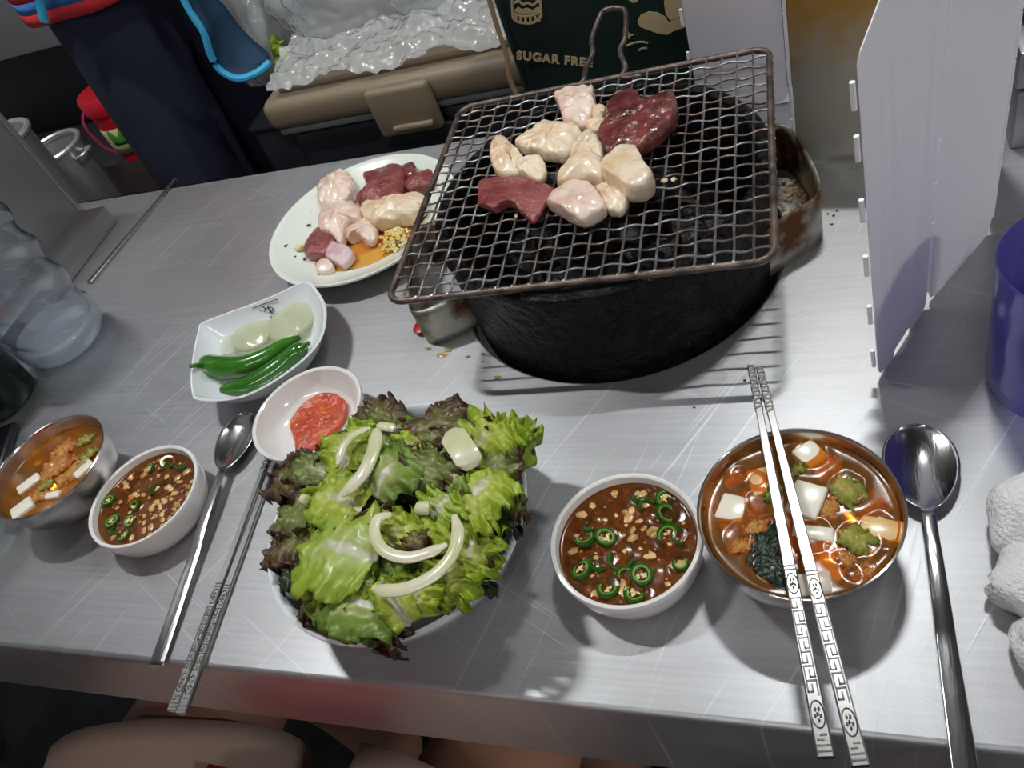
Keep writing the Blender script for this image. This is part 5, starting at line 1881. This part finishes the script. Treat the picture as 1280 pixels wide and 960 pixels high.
def hand(V, E_, wi, wrist, direction, palm_n, side):
    """palm and five fingers grown from wrist index wi"""
    d = Vector(direction).normalized()
    nrm = Vector(palm_n).normalized()
    s = d.cross(nrm).normalized() * side
    w = Vector(wrist)
    pi_ = len(V)
    V.append((w + d * 4.5, (3.4, 1.5)))
    E_.append((wi, pi_))
    for k, (off, ln) in enumerate([(-2.6, 6.4), (-.9, 7.4), (.9, 7.0), (2.5, 5.4)]):
        a = len(V)
        V.append((w + d * 8.2 + s * off, .9))
        V.append((w + d * (8.2 + ln * .5) + s * off * 1.05 - nrm * .8, .85))
        V.append((w + d * (8.2 + ln * .85) + s * off * 1.05 - nrm * 2.6, .75))
        E_ += [(pi_, a), (a, a + 1), (a + 1, a + 2)]
    a = len(V)
    V.append((w + d * 3.5 - s * 3.9 - nrm * .6, 1.1))
    V.append((w + d * 6.4 - s * 5.0 - nrm * 1.6, .95))
    E_ += [(pi_, a), (a, a + 1)]


def head(parent, c, face, hairm, loc):
    """eyes, nose, mouth, ears and hair added to a skinned head"""
    f = Vector(face).normalized()
    s = f.cross(Vector((0, 0, 1))).normalized()
    c = Vector(c) - Vector(loc)
    R = Matrix((s, f, Vector((0, 0, 1)))).transposed()

    def loc_(x, y, z):
        return c + R @ Vector((x, y, z))
    mb_ = MB()
    mb_.blob(loc_(0, -1.2, 3.6), (8.6, 8.6, 9.6), 3, .04, 2, 1)
    mb_.build('hair', hairm, parent)
    for e in (-1, 1):
        MB().blob(loc_(e * 3.2, 8.2, .4), (1.3, 1.3, .7), 2, 0).build('eye', M_WHITE, parent)
        MB().blob(loc_(e * 7.6, 0, -.4), (1.1, 1.8, 3.0), 2, .1).build('ear', M_SKIN, parent)
    MB().blob(loc_(0, 9.4, -2.0), (1.5, 1.5, 2.2), 2, .1).build('nose', M_SKIN, parent)
    MB().blob(loc_(0, 8.2, -5.6), (2.5, .9, .7), 2, 0).build('mouth', mat('lips', (.42, .12, .10), .5), parent)


PL = (-105, 118, -75)
pn = thing('person', 'person standing behind the table in navy trousers, striped top and teal apron', 'person', PL)
V = [((-105, 118, 12), (14.5, 14.5)), ((-104.5, 118, 30), 12.5), ((-104, 118, 50), (14, 13)), ((-103, 118, 62), 6), ((-101, 118, 70), 5), ((-99.5, 118, 82), (8, 8.6)), ((-99.5, 118, 89), 6)]
E_ = [(0, 1), (1, 2), (2, 3), (3, 4), (4, 5), (5, 6)]
for (hy, kx, ky, ax_) in ((111.5, -107, 110.5, -108), (124.5, -96.5, 125, -95)):
    a = len(V)
    V += [((-106 if hy < 118 else -103.5, hy, 1), 10.5), ((kx, ky, -28), 8.6), ((ax_, ky, -52), 7.6), ((ax_, ky, -66), 6.6), ((ax_ + 1, ky, -71), 4.2), ((ax_ + 12, ky, -71.8), 3.0)]
    E_ += [(0, a), (a, a + 1), (a + 1, a + 2), (a + 2, a + 3), (a + 3, a + 4), (a + 4, a + 5)]
for sgn in (-1, 1):
    a = len(V)
    wr = (-80, 118 + sgn * 10, 33)
    V += [((-104, 118 + sgn * 15, 57), 6.5), ((-103, 118 + sgn * 20, 40), 5.2), ((-92, 118 + sgn * 17, 34), 4.2), (wr, 3.0)]
    E_ += [(2, a), (a, a + 1), (a + 1, a + 2), (a + 2, a + 3)]
    hand(V, E_, a + 3, wr, (1, -sgn * .2, -.1), (0, 0, 1), sgn)
M_SWEATER = mat('striped_red_knit', (.55, .04, .04), .9, 0, bump=.5, bscale=300)


def zone_p(c):
    if c.z > 66 or c.x > -82:
        return M_SKIN
    if c.z > 19:
        return M_SWEATER
    if c.z < -67:
        return M_BLACK
    return M_NAVY


body = skin_body('body', V, E_, 0, zone_p, PL, pn)
head(pn, (-99.5, 118, 83), (1, 0, 0), M_HAIR, PL)
# knitted hem with coloured stripes
cols = [(.62, .03, .04), (.05, .20, .52), (.62, .03, .04), (.10, .26, .03), (.55, .15, .02), (.05, .20, .52), (.62, .03, .04)]
sm_ = [mat('knit_%s' % k, c, .9, 0, bump=.5, bscale=300) for k, c in zip(['red', 'blue', 'red2', 'green', 'orange', 'blue2', 'red3'], cols)]
mb = MB()
zz = 13.0
for k, h in enumerate([1.9, 1.7, 2.0, 2.2, 2.0, 1.8, 12]):
    mb.lathe([(1, zz), (1, zz + h)], 56, mi=k, cap=False)
    zz += h
for v in mb.v:
    a = math.atan2(v.y, v.x)
    w = 1 + .03 * math.sin(a * 5) + .02 * math.sin(a * 9)
    v.x, v.y = 16.2 * w * math.cos(a), 15.4 * w * math.sin(a)
    v.z += 75
mb.build('sweater_hem', sm_, pn, solid=.5)
# apron panel hanging at the front, with a cyan binding and its tie


def ap(px, py, y):
    return at_y(px, py, y) - Vector(PL)


edge = [ap(214, -40, 102.5), ap(236, 8, 102), ap(256, 40, 101.6), ap(264, 66, 101.4), ap(276, 86, 101.4), ap(298, 97, 101.6), ap(322, 90, 103), ap(338, 77, 105)]
back = [ap(262, -40, 107), ap(270, -8, 106.8), ap(282, 8, 106.5), ap(290, 22, 106.4), ap(298, 35, 106.2), ap(312, 50, 106.2), ap(324, 60, 106.3), ap(334, 68, 106.5)]
Ec, Bc = curve(edge, 30), curve(back, 30)
MB().grid(lambda u_, v_: Ec[round(u_ * 29)].lerp(Bc[round(u_ * 29)], v_) + Vector((.5 * math.sin(v_ * 5 + u_ * 4), -.8 * math.sin(v_ * PI), 0)), 30, 10).build('apron', M_TEAL, pn, solid=.25)
# the rest of the apron over the front of the body
MB().grid(lambda u_, v_: Vector((15.5 * math.cos(-1.25 + 2.5 * u_) + 2.8, 14.6 * math.sin(-1.25 + 2.5 * u_), 96 + 30 * v_)), 30, 12).build('apron_front', M_TEAL, pn, solid=.25)
MB().tube([q + Vector((0, -.3, 0)) for q in Ec], .55, 8, flat=1).build('apron_binding', M_CYAN, pn)
MB().tube(curve([ap(46, -30, 100.5), ap(50, 0, 100.5), ap(53, 18, 100.4), ap(56, 27, 100.4)], 14), .75, 8, flat=.5, up=(0, 1, 0)).build('apron_tie', M_CYAN, pn)

# the diner at the near side: thighs in beige shorts show below the apron of the table
DL = (-45, -24, -75)
dn = thing('person', 'seated diner whose bare thigh and beige shorts show below the front edge', 'person', DL)
V = [((-45, -24, -24), (15, 13)), ((-45, -25, -4), 13), ((-45, -27, 16), (15, 12)), ((-45, -28, 30), 6), ((-45, -27, 37), 5.2), ((-45, -26, 49), (8, 8.8)), ((-45, -26, 56), 6)]
E_ = [(0, 1), (1, 2), (2, 3), (3, 4), (4, 5), (5, 6)]
KN = [(Vector((-54, -16, -26)), Vector((-63, 4, -27)), Vector((-60, 28, -28)), 9.4), (Vector((-37, -16, -26)), Vector((-32, 4, -27)), Vector((-27, 28, -30)), 8.6)]
for (h, mth, kn, rr) in KN:
    a = len(V)
    V += [(tuple(h), rr + 1.2), (tuple(mth), rr), (tuple(kn), rr - 2.2), ((kn.x, kn.y + 1, -48), 5.6), ((kn.x, kn.y - 1, -68), 4.0), ((kn.x, kn.y + 10, -72), 3.2)]
    E_ += [(0, a), (a, a + 1), (a + 1, a + 2), (a + 2, a + 3), (a + 3, a + 4), (a + 4, a + 5)]
for sgn in (-1, 1):
    a = len(V)
    wr = (-24, -20, 31) if sgn > 0 else (-46, -9, 22)
    V += [((-45 + sgn * 16, -28, 22), 6.2), ((-45 + sgn * 19, -24, 4), 5.0), ((wr[0] + 2 * sgn, wr[1] - 4, wr[2] - 8), 4.0), (wr, 3.0)]
    E_ += [(2, a), (a, a + 1), (a + 1, a + 2), (a + 2, a + 3)]
    hand(V, E_, a + 3, wr, (.8, .1, .6), (0, 1, 0), sgn)


def zone_d(c):
    if c.z < -66:
        return M_BLACK
    if c.z > 31:
        return M_SKIN
    if c.y > 10 or c.z < -40:
        return M_SKIN
    if c.z < -9:
        return M_SHORTS
    return M_RED


skin_body('body', V, E_, 0, zone_d, DL, dn)
head(dn, (-45, -26, 50), (.3, 1, 0), M_HAIR, DL)
# loose shorts legs
for (h, mth, kn, rr) in KN:
    b0, b1 = h - Vector(DL), mth.lerp(kn, .40) - Vector(DL)
    ax_ = (b1 - b0).normalized()
    lt = ax_.cross(Vector((0, 0, 1))).normalized()
    up_ = lt.cross(ax_)

    def fn(u_, v_):
        a = u_ * 2 * PI
        r = (rr + 1.6 + .9 * v_) * (1 + .05 * math.sin(3 * a + 1) * v_ + .04 * noise.noise(Vector((math.cos(a) * 2, math.sin(a) * 2, v_ * 3))))
        return b0.lerp(b1, v_) + lt * (r * 1.06 * math.cos(a)) + up_ * (r * math.sin(a) * .94)
    MB().grid(fn, 48, 16, closed_u=True).build('shorts_leg', M_SHORTS, dn, solid=.25)


def stool(label, x, y, mt_):
    st = thing('round_stool', label, 'stool', (x, y, -75))
    MB().lathe([(0, 33), (15, 33), (15.5, 33.6), (15.5, 35.6), (14.8, 36.4), (0, 36.6)], 48).build('seat', mt_, st)
    for k in range(4):
        a = PI / 4 + k * PI / 2
        MB().tube([(11 * math.cos(a), 11 * math.sin(a), 33.2), (14 * math.cos(a), 14 * math.sin(a), .2)], 1.2, 10).build('leg', M_SHEET, st)


stool('dark round stool under the seated diner', -45, -27, M_BLACK)
stool('red round stool pushed under the table at the right', 12, 24, M_REDP)


def lapf(u_, v_):
    x, y = -14 + 16 * u_, -9 + 17 * v_
    return Vector((x + 9, y, -1.6 * math.sin(u_ * PI) + .5 * noise.noise(Vector((x * .3, y * .3, 2)))))


o = MB().grid(lapf, 24, 20).build('red_cloth', M_RED, loc=(-46, 4, -17.2), solid=.5)
tag(o, 'red cloth on the lap of the seated diner at the bottom edge', 'cloth')
